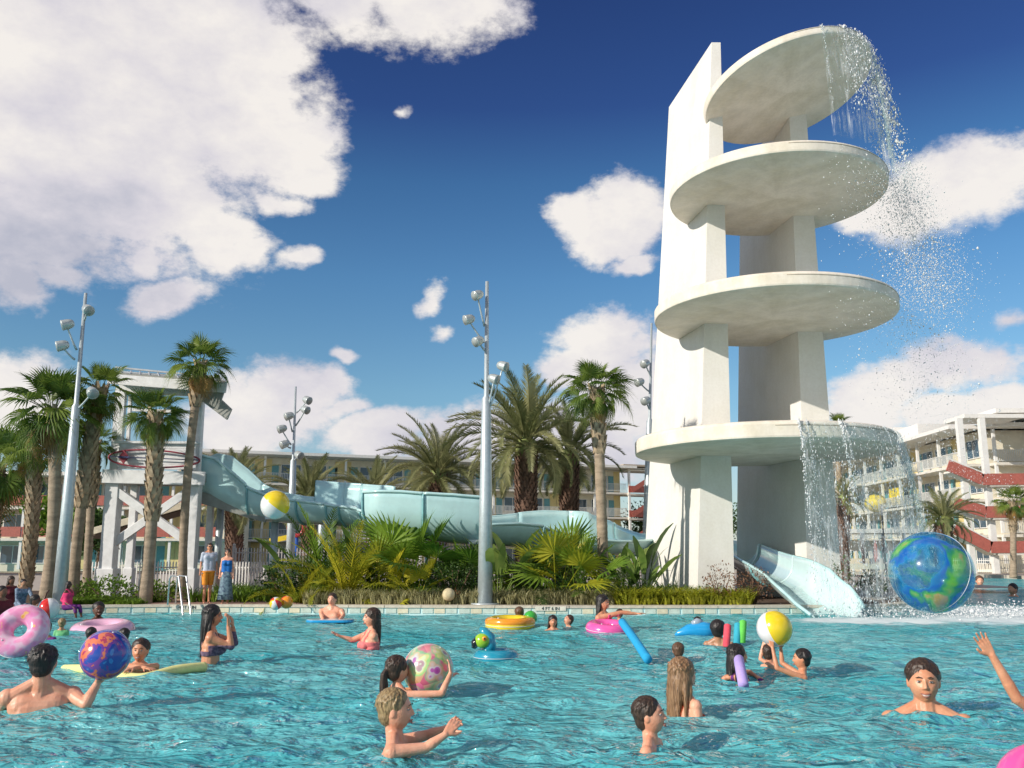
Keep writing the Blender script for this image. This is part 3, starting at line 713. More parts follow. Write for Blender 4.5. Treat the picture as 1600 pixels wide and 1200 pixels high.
def trunk_path(base, top, bow, n=14):
    out = []
    for k in range(n + 1):
        t = k / n; p = base.lerp(top, t); p.x += bow * math.sin(PI * t); out.append(p)
    return out
def boots(parent, path, r0, r1, z0f, m, n_ring, per, size, seed, name='leaf_bases', splay=.35):
    r = random.Random(seed); mb = MB(); K = len(path) - 1
    for i in range(n_ring):
        t = z0f + (1 - z0f) * i / n_ring; f = t * K; j = min(int(f), K - 1); p = path[j].lerp(path[j + 1], f - j); rr_ = r0 + (r1 - r0) * t
        for k in range(per):
            a = 2 * PI * (k + (i % 2) * .5) / per + r.uniform(-.1, .1); d = Vector((math.cos(a), math.sin(a), 0)); s_ = Vector((-math.sin(a), math.cos(a), 0))
            sz = size * r.uniform(.8, 1.3); b = p + d * rr_ * .93
            tip = b + d * sz * splay + Vector((0, 0, sz)); lo = b + Vector((0, 0, -sz * .25))
            mb.add([lo - s_ * sz * .38, lo + s_ * sz * .38, tip + s_ * sz * .14, tip - s_ * sz * .14, b + Vector((0, 0, sz * .8)) - d * .02], [(0, 1, 2, 3), (1, 4, 2), (0, 3, 4), (3, 2, 4)])
    o = mb.build(name, m, parent); o['kind'] = 'stuff'
def palm(kind, bpx, Y, tpx, tpy, rad, lab, seed, n=34, crown_scale=1.0, bow=0, bootf=.55, ndead=3, grp=None, zb=DZ):
    top = at(tpx, tpy, Y); bx = (bpx - 800) / 1400 * (Y * CP + (zb - CAMH) * SP); base = Vector((bx, Y, zb))
    th = thing('sabal_palm' if kind == 's' else 'date_palm', lab, 'palm tree', base, 0, grp)
    tp = top - base; path = trunk_path(Vector((0, 0, -.15)), tp, bow)
    rads = [rad * (1.25 - .3 * min(1, k / 3)) * (1 + .03 * ((k * 7) % 3 - 1)) for k in range(15)]
    mb = MB(); dense = []; dr = []
    K = 64
    for k in range(K + 1):
        f = k / K * 14; j = min(int(f), 13); dense.append(path[j].lerp(path[j + 1], f - j)); b_ = rads[j] + (rads[min(14, j + 1)] - rads[j]) * (f - j)
        dr.append(b_ * (1 + (.035 if k % 2 else 0)))
    mb.tube(dense, dr, 14); mb.build('trunk', M_trunk if kind == 's' else M_dtrunk, th)
    if kind == 's':
        boots(th, path, rad * .95, rad * 1.05, bootf, M_boot, int(max(4, (1 - bootf) * tp.z / .16)), 8, .24, seed)
        crown(th, tp, SABm, n, crown_scale, seed, dead=SABd, ndead=ndead, lo=-48)
    else:
        boots(th, path, rad, rad * 1.15, .02, M_dtrunk, int(tp.z / .13), 13, .16, seed, splay=.5)
        mb = MB().sphere(tp + Vector((0, 0, -.15)), (rad * 1.3, rad * 1.3, .45), 12, 8); mb.build('crown_shaft', M_stem, th)
        crown(th, tp + Vector((0, 0, .1)), DATEm, int(n * .85), crown_scale, seed, lo=-22, hi=86)
    return th
gs = 'cabbage palms round the slide start tower'
palm('s', 72, 23.6, 84, 640, .165, 'sabal palm with a broad bushy crown just left of the left lamp post', 1, 34, .92, bow=.12, bootf=.8, grp=gs)
palm('s', 112, 24.4, 158, 605, .145, 'sabal palm with criss-cross trunk directly right of the left lamp post', 2, 24, .60, bow=-.1, bootf=.45, ndead=2, grp=gs)
palm('s', 134, 26.5, 148, 690, .12, 'short thin sabal palm against the left leg of the slide tower', 3, 20, .5, bootf=.6, grp=gs)
palm('s', 38, 29, 52, 700, .17, 'low sabal palm with rough booted trunk at the far left', 4, 26, .75, bow=.1, bootf=.05, grp=gs)
palm('s', 226, 23.6, 243, 645, .155, 'sabal palm with shaggy trunk in front of the slide tower emblem', 5, 32, .54, bow=.06, bootf=.45, ndead=2, grp=gs)
palm('s', 284, 25.2, 314, 566, .12, 'tallest slender sabal palm beside the right leg of the slide tower', 6, 32, .60, bow=-.12, bootf=.82, ndead=7, grp=gs)
palm('s', 944, 24.6, 932, 606, .15, 'slender sabal palm standing between the date palms and the disc tower', 7, 34, .66, bow=.02, bootf=.7, ndead=1, grp='tall palms behind the planting bed')
palm('s', -20, 31, -4, 730, .2, 'sabal palm cut off by the left edge of the picture', 8, 30, 1.15, bootf=.3)
palm('s', 1583, 60, 1583, 783, .2, 'small sabal palm in front of the red stairs at the far right', 9, 22, .9, bootf=.6)
gd = 'date palms in the middle of the resort'
palm('d', 683, 37, 684, 742, .32, 'date palm with a wide crown left of the central lamp post', 21, 60, 1.0, grp=gd)
palm('d', 822, 31, 822, 694, .33, 'largest date palm with a thick dark trunk right of the central lamp post', 22, 66, 1.08, grp=gd)
palm('d', 890, 34, 889, 712, .32, 'date palm with a dark trunk right next to the largest one', 23, 50, .95, grp=gd)
palm('d', 366, 44, 366, 778, .38, 'date palm behind the crest of the blue slide', 24, 56, 1.0, grp=gd)
palm('d', 482, 50, 483, 780, .36, 'date palm rising behind the middle of the blue slide', 25, 56, 1.05, grp=gd)
palm('d', 582, 54, 584, 785, .36, 'date palm rising behind the raised slide wall', 26, 56, 1.15, grp=gd)
palm('d', 1474, 60, 1474, 812, .5, 'date palm with a fat trunk before the building at right', 27, 52, .95)
palm('d', 1318, 47, 1318, 780, .26, 'dark date palm half hidden behind the falling water', 28, 36, .62)
palm('s', 1311, 78, 1311, 664, .2, 'palm top just showing above the lowest tower disc', 29, 22, .9)

# ---------------------------------------------------------------- shrubs
def leafball(mb, c, r, n, size, seed, mi=0, hollow=.45, flat=.5):
    q = random.Random(seed)
    for _ in range(n):
        d = Vector((q.gauss(0, 1), q.gauss(0, 1), q.gauss(0, 1))).normalized(); rr_ = (hollow + (1 - hollow) * q.random() ** .6)
        lump = 1 + .22 * math.sin(d.x * 5 + seed) * math.sin(d.y * 6 + seed * 2) + .15 * math.sin(d.z * 9)
        p = Vector(c) + Vector((d.x * r[0], d.y * r[1], d.z * r[2])) * rr_ * lump
        if p.z < 0: continue
        t = (d * .6 + Vector((q.gauss(0, 1), q.gauss(0, 1), q.gauss(0, .7) + flat))).normalized(); u = t.cross(Vector((q.gauss(0, 1), q.gauss(0, 1), q.gauss(0, 1)))).normalized()
        s = size * q.uniform(.6, 1.3)
        mb.add([p, p + t * s * .5 + u * s * .25, p + t * s, p + t * s * .5 - u * s * .25], [(0, 1, 2, 3)])
def bush(px, Y, w, h, m, lab, seed, size=.1, n=900, name='shrub', depth=None, grp=None):
    x = (px - 800) / 1400 * Y; th = thing(name, lab, 'shrub', (x, Y, DZ), 0, grp)
    mb = MB(); leafball(mb, (0, 0, h * .5), (w / 2, (depth or w) / 2, h / 2), n, size, seed); o = mb.build('foliage', m, th); o['kind'] = 'stuff'
    st = MB(); q = random.Random(seed)
    for k in range(6):
        a = q.uniform(0, 6.28); st.tube([(0, 0, -.05), (math.cos(a) * w * .15, math.sin(a) * w * .15, h * .3), (math.cos(a) * w * .32, math.sin(a) * w * .3, h * .75)], [.02, .014, .006], 5)
    st.build('stem', mat('brown_stem', (.16, .10, .06), .9), th)
    return th
FANB = [fanfrond(1.0, .62, n=26, droop=d, seed=40 + i, spread=2.2, tipd=td, fold=.25) for i, (d, td) in enumerate(((.1, .1), (.5, .2), (.9, .35)))]
PINB = [pinnate(1.9, d, n=26, lw=.035, ll=.42, vee=.35, seed=50 + i) for i, d in enumerate((.6, 1.1, 1.6))]
def paddle(L, w, seed):
    r = random.Random(seed); mb = MB(); K = 9; pts = []; p = Vector((0, 0, 0))
    for k in range(K + 1):
        pts.append(p.copy()); a = -.9 * (k / K) ** 2; p = p + Vector((math.cos(a), 0, math.sin(a))) * (L / K)
    pet = 4
    mb.tube(pts[:pet + 2], [.024 - .002 * k for k in range(pet + 2)], 5)
    vs = []; 
    for k in range(pet, K + 1):
        t = (k - pet) / (K - pet); ww = w * (math.sin(PI * (t * .93 + .05)) ** .6) * r.uniform(.9, 1.1); q = pts[k]
        vs += [q + Vector((0, -ww, .10 * ww)), q, q + Vector((0, ww, .10 * ww))]
    fs = []
    for k in range(K - pet): fs += [(3 * k, 3 * k + 3, 3 * k + 4, 3 * k + 1), (3 * k + 1, 3 * k + 4, 3 * k + 5, 3 * k + 2)]
    mb.add(vs, fs, 0, True); return mb.mesh('leaf')
PAD = [paddle(2.0, .12, i) for i in range(3)]
def clump(kind, px, Y, h, n, m, lab, seed, lo=15, hi=82, name='plant', grp=None, spread=1.0, cat='plant'):
    x = (px - 800) / 1400 * Y; th = thing(name, lab, cat, (x, Y, DZ), 0, grp); r = random.Random(seed)
    base = {'fan': FANB, 'pin': PINB, 'pad': PAD}[kind]; ms = [withmat(b, m) for b in base]; nat = {'fan': 1.45, 'pin': 1.7, 'pad': 1.9}[kind]
    for k in range(n):
        t = (k + .5) / n; az = k * 2.39996 + r.uniform(-.4, .4) + seed; el = math.radians(hi + (lo - hi) * t + r.uniform(-8, 8))
        o = link('leaf' if kind != 'fan' else 'frond', ms[min(len(ms) - 1, int(t * len(ms)))], th)
        s = h / nat * r.uniform(.78, 1.12)
        o.matrix_local = Matrix.Translation((math.cos(az) * .06, math.sin(az) * .06, 0)) @ Matrix.Rotation(az, 4, 'Z') @ Matrix.Rotation(-el, 4, 'Y') @ Matrix.Rotation(r.uniform(-.7, .7), 4, 'X') @ Matrix.Scale(s, 4)
    return th
gp = 'leafy plants packed in the bed before the slide'
bush(455, 24.3, 1.5, 1.05, M_dkg, 'dark rounded shrub at the left end of the planting bed by the white fence', 3, .09, 1500)
clump('pin', 478, 23.7, 1.25, 16, M_yel, 'yellow-green feathery plant leaning over the left end of the bed', 31, 8, 70, grp=gp)
clump('pad', 475, 25.2, 1.9, 9, M_dkg, 'dark broad-leaved plant behind the leftmost shrub', 32, 40, 86, grp=gp)
clump('pin', 510, 25.3, 2.3, 14, M_grn, 'tall green feathery plant left of the big yellow palm clump', 33, 35, 85, grp=gp)
clump('pin', 548, 24.2, 1.9, 26, M_yel, 'big golden feathery palm clump in front of the slide', 34, 12, 84, grp=gp)
clump('pad', 565, 25.6, 2.0, 8, M_dkg, 'dark paddle-leaved plant right behind the golden palm clump', 35, 40, 86, grp=gp)
clump('fan', 600, 24.4, 1.5, 12, M_yel, 'yellow fan palm left of the tall fan palm', 36, 12, 80, grp=gp)
clump('fan', 640, 25.2, 2.35, 12, M_grn, 'tall fan palm whose fan overlaps the pale slide drum', 37, 30, 85, grp=gp)
clump('fan', 655, 23.9, 1.2, 13, M_yel, 'low yellow fan palm between the rounded shrubs', 38, 5, 75, grp=gp)
bush(712, 24.2, 1.5, 1.1, M_dkg, 'dark mounded shrub left of the central lamp post', 5, .08, 1400)
clump('fan', 735, 25.0, 1.8, 10, M_grn, 'fan palm with folded yellowing fans beside the central lamp post', 39, 30, 85, grp=gp)
clump('pad', 780, 23.8, 1.9, 9, M_ban, 'upright pale banana-like plant right of the central lamp post', 40, 50, 88, grp=gp)
clump('pad', 800, 24.8, 2.1, 7, M_ban, 'tall banana-like plant overlapping the slide right of the lamp post', 41, 45, 86, grp=gp)
clump('pad', 835, 25.2, 2.0, 10, M_dkg, 'dark paddle-leaved plant under the largest date palm', 42, 35, 84, grp=gp)
clump('pin', 828, 24.4, 1.7, 16, M_dkg, 'dark arching plant between the banana-like plant and the big fan palm', 43, 15, 75, grp=gp)
clump('fan', 868, 23.9, 1.75, 11, M_yel, 'bright yellow fan palm with one huge spread fan', 44, 32, 80, grp=gp)
clump('fan', 895, 24.1, 2.2, 12, M_grn, 'big green fan palm left of the slender sabal palm', 45, 20, 84, grp=gp)
clump('pin', 915, 23.6, 1.2, 16, M_grn, 'arching green plant at the foot of the big fan palm', 46, 8, 70, grp=gp)
clump('pad', 972, 24.6, 1.5, 8, M_dkg, 'dark broad-leaved plant right of the slender sabal palm', 47, 30, 80, grp=gp)
clump('pad', 1000, 23.6, 1.5, 10, M_ban, 'pale paddle-leaved plant leaning against the tower fin', 48, 52, 88, grp=gp)
clump('pad', 968, 26.5, 2.0, 7, M_ban, 'paddle-leaved plant behind the slender sabal palm', 49, 52, 88, grp=gp)
clump('pad', 1002, 27.5, 2.3, 3, M_dkg, 'tall dark leaves rising behind the left edge of the tower', 50, 70, 88, grp=gp)
bush(1118, 22.95, .95, .95, M_red, 'thin reddish twiggy shrub at the front corner of the tower', 7, .07, 420, depth=.6)
bush(1168, 23.3, 1.1, .85, M_red, 'brown dry shrub in the shade under the slide exit', 8, .06, 700, depth=.7)
bush(1350, 27.5, .9, .7, M_dkg, 'small dark leafy plant right of the slide exit', 9, .12, 420)
bush(1306, 25.8, .7, 1.2, M_dkg, 'thin dark shrub behind the white slide exit', 10, .09, 260)
bush(185, 24.0, 1.6, .62, M_grn, 'low green hedge clump in front of the slide tower left foot', 11, .09, 1000, depth=.9)
bush(265, 24.1, 1.3, .5, M_grn, 'low green hedge clump between the two palms', 12, .09, 800, depth=.9)
bush(150, 24.6, .9, .45, M_grn, 'low green hedge clump by the trunks of the left palms', 13, .09, 500, depth=.7)
# back rows of greenery behind the front plants, still separate plants
q = random.Random(5)
for k, px in enumerate((525, 590, 615, 690, 760, 850, 930)):
    bush(px, 26.3 + q.uniform(-.4, .5), q.uniform(1.5, 2.1), q.uniform(.9, 1.5), (M_grn, M_dkg)[k % 2], ['leafy shrub deep in the bed behind the feathery palms', 'dark shrub under the pale slide drum', 'green shrub deep behind the yellow fan palm', 'dark shrub deep behind the low yellow fan', 'green shrub deep behind the central lamp post', 'dark shrub deep under the largest date palm', 'green shrub deep behind the big fan palm'][k], 60 + k, .12, 1000)
# border grass along the coping (nobody could count it)
def strip(x0, x1, y0, y1, n, h, m, name, lab, seed, w=.02, lean=.5):
    r = random.Random(seed); mb = MB()
    nt_ = n // 9
    for _ in range(nt_):
        cx, cy = r.uniform(x0, x1), r.uniform(y0, y1); hh = h * r.uniform(.55, 1.15)
        for k in range(9):
            a = r.uniform(0, 6.28); d = Vector((math.cos(a), math.sin(a), 0)); l = hh * r.uniform(.6, 1.1); s = Vector((-d.y, d.x, 0)) * w
            b = Vector((cx, cy, DZ - .03)) + d * r.uniform(0, .05); m_ = b + d * l * lean * .35 + Vector((0, 0, l * .65)); e = b + d * l * lean + Vector((0, 0, l * r.uniform(.6, 1)))
            mb.add([b - s, b + s, m_ + s * .8, e, m_ - s * .8], [(0, 1, 2, 4), (4, 2, 3)])
    o = mb.build(name, m); tag(o, lab, 'grass' if 'grass' in name else 'ground cover', kind='stuff')
strip(-5.2, 2.6, 22.95, 23.9, 17000, .42, M_grass, 'border_grass', 'tufts of pale striped grass along the front of the planting bed', 1, .012)
strip(2.6, 5.9, 22.76, 23.5, 5200, .46, M_lime, 'lime_ground_cover', 'bright lime green ground cover at the foot of the tower', 2, .026, .9)
strip(-12.0, -9.3, 22.9, 24.6, 6000, .2, M_grn, 'edge_grass', 'short green ground cover round the left palms', 3, .018, .9)
strip(-8.5, 5.5, 23.9, 27.5, 11000, .5, M_grn, 'under_grass', 'dense low green growth beneath the taller plants', 4, .02, .7)

# ---------------------------------------------------------------- distant tree belt
def tree(x, y, h, w, lab, seed, m=M_dkg):
    th = thing('broadleaf_tree', lab, 'tree', (x, y, DZ), 0, 'distant trees'); tr = MB().tube([(0, 0, -.1), (.1, 0, h * .35), (.0, .1, h * .7)], [.25, .18, .08], 7)
    for k in range(4):
        a = k * 1.6 + seed; tr.tube([(.05, 0, h * .35), (math.cos(a) * w * .2, math.sin(a) * w * .2, h * .6)], [.1, .04], 5)
    tr.build('trunk', MATS['brown_stem'], th)
    mb = MB(); q_ = random.Random(seed)
    for k in range(7): leafball(mb, (q_.uniform(-.28, .28) * w, q_.uniform(-.25, .25) * w, h * q_.uniform(.5, .85)), (w * .28, w * .28, h * .2), 260, .42, seed + k, hollow=.3)
    mb.build('crown', m, th)['kind'] = 'stuff'
tp_ = [(-42, 62, 5.4, 6), (-37, 60, 4.6, 5), (-33, 66, 5.8, 6), (-29, 64, 4.4, 5), (-47, 58, 6.5, 7), (16, 112, 8, 8), (21, 118, 9, 8), (26, 114, 8, 7)]
tl = ['rounded tree at the left edge behind the palms', 'tree behind the booted palm at left', 'tree seen between the left palm trunks', 'tree just behind the slide tower left leg', 'tall tree at the extreme left edge', 'tree beside the tower left edge far away', 'far tree hidden behind the disc tower', 'far tree behind the right fin of the tower']
for k, (x, y, h, w) in enumerate(tp_): tree(x, y, h, w, tl[k], 70 + k, M_dkg if k % 2 else M_grn)

# ================================================================ LAMP POSTS
M_lamp = mat('lamp_head_paint', (.52, .56, .55), .35, metal=.4, var=.06)
M_lens = mat('lamp_lens', (.35, .37, .36), .15, var=.05)
def lamppost(bpx, Y, tpx, tpy, r0, r1, heads, lab, zb=DZ, hs=1.0, col=None):
    base = Vector(((bpx - 800) / 1400 * (Y * CP + (zb - CAMH) * SP), Y, zb)); top = at(tpx, tpy, Y) - base
    th = thing('lamp_post', lab, 'lamp post', base, 0, 'branching pool lamp posts')
    MB().tube([(0, 0, 0), top * .3, top * .62, top * .63, top], [r0, r0 * .85, r0 * .62, r1 * 1.2, r1 * .8], 16).build('pole', M_steel, th)
    MB().tube([(0, 0, -.01), (0, 0, .03), (0, 0, .032)], [r0 * 1.9, r0 * 1.9, r0 * .5], 16).build('base_plate', M_steel, th)
    for hx, hy, apx, apy, dx in heads:       # head px, attach px, facing
        h = at(hx, hy, Y - .25) - base; a = at(apx, apy, Y) - base
        d_ = h - a; q1 = a + d_ * .45 + Vector((0, 0, -.05 * d_.length)); MB().tube([a, a.lerp(q1, .5) + Vector((0, 0, -.01)), q1, a + d_ * .8 + Vector((0, 0, -.04 * d_.length)), h], [.042 * hs, .038 * hs, .034 * hs, .03 * hs, .028 * hs], 8).build('arm', M_steel, th)
        d = Vector((dx, -.45, -.35)).normalized(); R = d.to_track_quat('Z', 'Y').to_matrix()
        prof = [(-.26, .03), (-.24, .10), (-.17, .155), (-.05, .185), (.12, .19), (.16, .20), (.17, .17)]
        mb = MB(); pts = [h + R @ Vector((0, 0, z * hs)) for z, _ in prof]; mb.tube(pts, [r * hs for _, r in prof], 16); hd = mb.build('lamp_head', M_lamp, th)
        MB().tube([h + R @ Vector((0, 0, .165 * hs)), h + R @ Vector((0, 0, .18 * hs))], [.165 * hs, .16 * hs], 16).build('lens', M_lens, hd)
lamppost(92, 22.6, 134, 458, .165, .05, [(137, 484, 132, 500, .5), (104, 507, 120, 547, -.9), (96, 540, 117, 562, -.9), (144, 613, 120, 640, .4), (143, 603, 122, 600, .1)][:4], 'pale grey lamp post leaning among the left palms', hs=.72)
lamppost(758, 23.0, 761, 440, .19, .055, [(746, 461, 757, 510, -.6), (732, 499, 757, 535, -.9), (747, 533, 758, 548, -.5), (786, 572, 764, 640, .8), (772, 592, 762, 640, .8)], 'tall pale grey lamp post standing in the centre of the planting bed', hs=.68)
lamppost(452, 36, 462, 604, .19, .05, [(480, 625, 463, 645, .7), (477, 640, 462, 665, .7), (451, 650, 457, 675, -.7), (440, 670, 455, 695, -.8), (444, 694, 454, 700, -.6), (467, 711, 458, 720, .6)], 'lamp post with six heads behind the blue slide', hs=.85)
lamppost(1010, 33, 1018, 505, .19, .05, [(1008, 568, 1018, 590, -.5), (999, 597, 1015, 612, -.8), (1009, 626, 1015, 640, -.6)], 'lamp post mostly hidden behind the disc tower', hs=.8)
# ================================================================ WATER SLIDE
sl_o = thing('water_slide', 'long pale aqua water slide winding from the start tower to its exit flume', 'water slide', (-4, 27, DZ))
SO = Vector((-4, 27, DZ))
def profile(w, hn, hf, m=9):
    def side(h, s):
        out = []; L_arc = w * PI / 2
        if h >= w:
            tot = L_arc + (h - w)
            for k in range(1, m + 1):
                d = tot * k / m
                if d <= L_arc: a = d / w; out.append((s * w * math.sin(a), w - w * math.cos(a)))
                else: out.append((s * (w + .05 * (d - L_arc)), w + d - L_arc))
        else:
            am = math.acos(max(-1, 1 - h / w))
            for k in range(1, m + 1): a = am * k / m; out.append((s * w * math.sin(a), w - w * math.cos(a)))
        return out
    return list(reversed(side(hn, 1))) + [(0, 0)] + side(hf, -1)
def chute(st, mat_, name='chute_section', sub=5, flange=True, pre=None, post=None):
    """st: list of (Vector bottom, w, hn, hf); +side = right hand of travel ... near the camera"""
    n = len(st); S = []
    for i in range(n - 1):
        a, b, c, d = st[max(i - 1, 0)], st[i], st[i + 1], st[min(i + 2, n - 1)]
        for k in range(sub + (1 if i == n - 2 else 0)):
            t = k / sub
            def cr(p, q, r_, s_): return .5 * ((2 * q) + (r_ - p) * t + (2 * p - 5 * q + 4 * r_ - s_) * t * t + (3 * q - 3 * r_ + s_ - p) * t ** 3)
            S.append((cr(a[0], b[0], c[0], d[0]), *[b[j] + (c[j] - b[j]) * t for j in (1, 2, 3)]))
    vs = []; edges = [[], []]; M_ = 19
    for i, (p, w, hn, hf) in enumerate(S):
        t = (S[min(i + 1, len(S) - 1)][0] - S[max(i - 1, 0)][0])
        if i == 0 and pre is not None: t = S[1][0] - pre
        if i == len(S) - 1 and post is not None: t = post - S[-2][0]
        th = Vector((t.x, t.y, 0)).normalized(); nr = Vector((th.y, -th.x, 0))
        pr = profile(w, hn, hf)
        q = [p - SO + nr * x + Vector((0, 0, z)) for x, z in pr]; vs += q; edges[0].append(q[0] + nr * .03); edges[1].append(q[-1] - nr * .03)
    fs = [(i * M_ + j, (i + 1) * M_ + j, (i + 1) * M_ + j + 1, i * M_ + j + 1) for i in range(len(S) - 1) for j in range(M_ - 1)]
    mb = MB(); mb.add(vs, fs, 0, True); o = mb.build(name, mat_, sl_o); s = o.modifiers.new('shell', 'SOLIDIFY'); s.thickness = .035; s.offset = 0
    for e in edges: MB().tube(e, .045, 7).build('rim', M_aqua, o)
    if flange:
        for idx in (0,):
            fl = MB(); q = vs[idx * M_:(idx + 1) * M_]; p = S[idx][0] - SO
            c = p + Vector((0, 0, S[idx][1])); path = [v + (v - c).normalized() * .035 for v in q]; fl.tube(path, .035, 6); fl.build('flange', mat('flange_aqua', (.22, .47, .50), .35), o)
    return o
def S_(px, pyb, Y, w, nt, ft):
    p = at(px, pyb, Y); hn = at(px, nt, Y - w).z - p.z; hf = at(px, ft, Y + w).z - p.z
    return (p, w, max(.12, hn), max(.12, hf))
A1 = [S_(296, 768, 27.7, .62, 724, 724), S_(322, 776, 27.68, .62, 712, 710), S_(345, 790, 27.66, .62, 717, 714), S_(372, 803, 27.63, .6, 739, 735), S_(395, 811, 27.6, .6, 760, 757)]
A2 = [A1[-1], S_(425, 815, 27.52, .58, 773, 770), S_(460, 817, 27.4, .56, 780, 777), S_(475, 818, 27.3, .56, 782, 779)]
A3 = [S_(476, 818, 27.3, .56, 782, 752), S_(497, 819, 27.2, .58, 785, 754), S_(521, 821, 27.1, .6, 788, 756)]
A4 = [A3[-1], S_(535, 822, 27.0, .6, 790, 757), S_(546, 823, 26.9, .6, 791, 758)]
A5 = [A4[-1], S_(560, 825, 26.8, .6, 793, 759), S_(577, 828, 26.7, .62, 796, 760)]
A6 = [A5[-1], S_(586, 830, 26.6, .62, 798, 761), S_(594, 831, 26.5, .62, 799, 763)]
A7 = [S_(596, 832, 26.35, .72, 768, 790), S_(630, 837, 26.3, .74, 768, 800), S_(664, 842, 26.3, .76, 771, 806)]
A8 = [A7[-1], S_(705, 848, 26.35, .76, 773, 812), S_(748, 850, 26.45, .76, 777, 815)]
A9 = [S_(749, 850, 26.4, .70, 820, 812), S_(790, 853, 26.9, .7, 818, 808), S_(830, 856, 27.4, .7, 822, 803)]
A10 = [S_(831, 856, 27.4, .7, 824, 803), S_(868, 859, 27.8, .7, 834, 799), S_(900, 862, 28, .7, 838, 800)]
A11 = [A10[-1], S_(945, 866, 28.1, .7, 846, 803), S_(990, 870, 28, .7, 852, 808)]
A11[-1] = (Vector((3.95, 29.4, A11[0][0].z - .08)), .7, .45, 1.0)
z0_ = A11[-1][0].z
A12 = [A11[-1], (Vector((5.0, 31.3, z0_ - .10)), .66, .7, .8), (Vector((6.3, 31.9, z0_ - .2)), .64, .7, .8), (Vector((7.1, 30.6, z0_ - .3)), .62, .7, .7), (Vector((7.2, 28.6, z0_ - .42)), .6, .6, .7)]
AA = (A1, A2, A3, A4, A5, A6, A7, A8, A9, A10, A11, A12)
for k, a in enumerate(AA): chute(a, M_aqua, pre=AA[k - 1][-2][0] if k else None, post=AA[k + 1][1][0] if k < 11 else None)
# exit flume
def E_(x, y, zb, w, hn, hf): return (Vector((x, y, zb)), w, hn, hf)
M_exit = mat('exit_flume', (.62, .78, .78), .18, var=.05, scale=2, coat=.5)
X0 = A12[-1][0]
ex = [E_(X0.x, X0.y, X0.z, .6, .6, .7), E_(7.15, 26.4, .78, .58, .55, .72), E_(7.08, 24.9, .64, .58, .52, .74), E_(7.10, 23.6, .46, .62, .50, .80), E_(7.20, 22.7, .18, .70, .50, .88), E_(7.38, 22.0, -.08, .78, .40, .74), E_(7.52, 21.45, -.22, .82, .28, .42)]
chute(ex[:3], M_exit, 'exit_flume', 8); chute(ex[2:], M_exit, 'exit_flume', 8)
wt = MB()
pts = [(Vector(e[0]) - SO) for e in ex[1:]]
vs = []
for i, p in enumerate(pts):
    t = pts[min(i + 1, len(pts) - 1)] - pts[max(i - 1, 0)]; nr = Vector((t.y, -t.x, 0)).normalized(); w = ex[i + 1][1] * .55
    vs += [p - nr * w + Vector((0, 0, .13)), p + Vector((0, 0, .10)), p + nr * w + Vector((0, 0, .13))]
wt.add(vs, [(3 * i, 3 * i + 3, 3 * i + 4, 3 * i + 1) for i in range(len(pts) - 1)] + [(3 * i + 1, 3 * i + 4, 3 * i + 5, 3 * i + 2) for i in range(len(pts) - 1)], 0, True)
wt.build('running_water', M_veil, sl_o)
# supports
for p_, zt in ((S_(430, 812, 27.5, .5, 780, 780)[0], 0), (S_(520, 820, 26.9, .5, 790, 790)[0], 0), (S_(612, 836, 26.1, .5, 790, 790)[0], 0), (S_(742, 850, 26.1, .5, 790, 790)[0], 0), (S_(868, 858, 27.8, .5, 790, 790)[0], 0), (S_(345, 790, 28.2, .5, 760, 760)[0], 0)):
    q = p_ - SO
    MB().tube([(q.x, q.y, -.05), (q.x, q.y, q.z)], .11, 12).build('support_column', M_steel, sl_o)
    MB().box((q.x, q.y, q.z + .05), (.3, 1.2, .12)).build('saddle', M_steel, sl_o)

# ================================================================ SLIDE START TOWER
M_tw = mat('tower_white_wood', (.78, .78, .78), .55, var=.08, scale=5, bump=.1)
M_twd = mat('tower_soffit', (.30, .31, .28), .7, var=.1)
M_rd = mat('emblem_red', (.30, .035, .06), .5); M_nv = mat('emblem_navy', (.03, .04, .12), .5)
YT = 26.8
st = thing('slide_start_tower', 'white wooden slide start tower with cross bracing and a red surfboard emblem', 'slide tower', (at(240, 900, YT).x, YT + 1.2, DZ))
TO = Vector(st.location)
def A(px, py, Y=YT): return at(px, py, Y) - TO
def bm(name, a, b, w, h, m=M_tw, up=Vector((0, 1, 0)), par=None):
    if up.y > .5 and abs((Vector(b) - Vector(a)).z) < .5 * (Vector(b) - Vector(a)).length: w, h = h, w
    if name == 'cross_brace': w, h = .24, .09
    return MB().beam(a, b, w, h, 0, up).build(name, m, par or st, bevel=.01)
for dY in (0, 1.5):
    def f(px): return A(px, 900, YT)
    for (b_, m_, t_, w) in ((168, 180, 190, .34), (296, 306, 314, .29)):
        g0 = Vector((f(b_).x, dY - 1.2, -.1)); s_ = 1
        g1 = A(m_, 745, YT); g1.x *= s_; g1.y = dY - 1.2; g2 = A(t_, 606, YT); g2.x *= s_; g2.y = dY - 1.2
        n_ = 1
        if dY: w *= .55
        mb = MB(); mb.beam(g0, g1, w * 1.15, w * 1.15, 0, Vector((0, 1, 0))); mb.build('leg', M_tw, st, bevel=.015)
        if not dY: MB().beam(g1 + Vector((0, 0, .003)), g2, w * .8, w * .8, 0, Vector((0, 1, 0))).build('upper_leg', M_tw, st, bevel=.015)
        MB().box((g0.x, g0.y, .38), (w * 1.6, w * 1.6, .9)).build('footing', M_tw, st, bevel=.02)
bm('cross_brace', A(180, 766, YT - .12), A(292, 846, YT - .12), .24, .09)
bm('cross_brace', A(176, 850, YT - .0), A(296, 766, YT - .0), .24, .09)
bm('cross_brace', A(188, 770, YT + 1.35), A(290, 842, YT + 1.35), .22, .09); bm('cross_brace', A(186, 842, YT + 1.35), A(290, 770, YT + 1.35), .22, .09)
bm('deck_beam', A(160, 744, YT - .28), A(320, 748, YT - .28), .10, .40, up=Vector((0, 1, 0)))
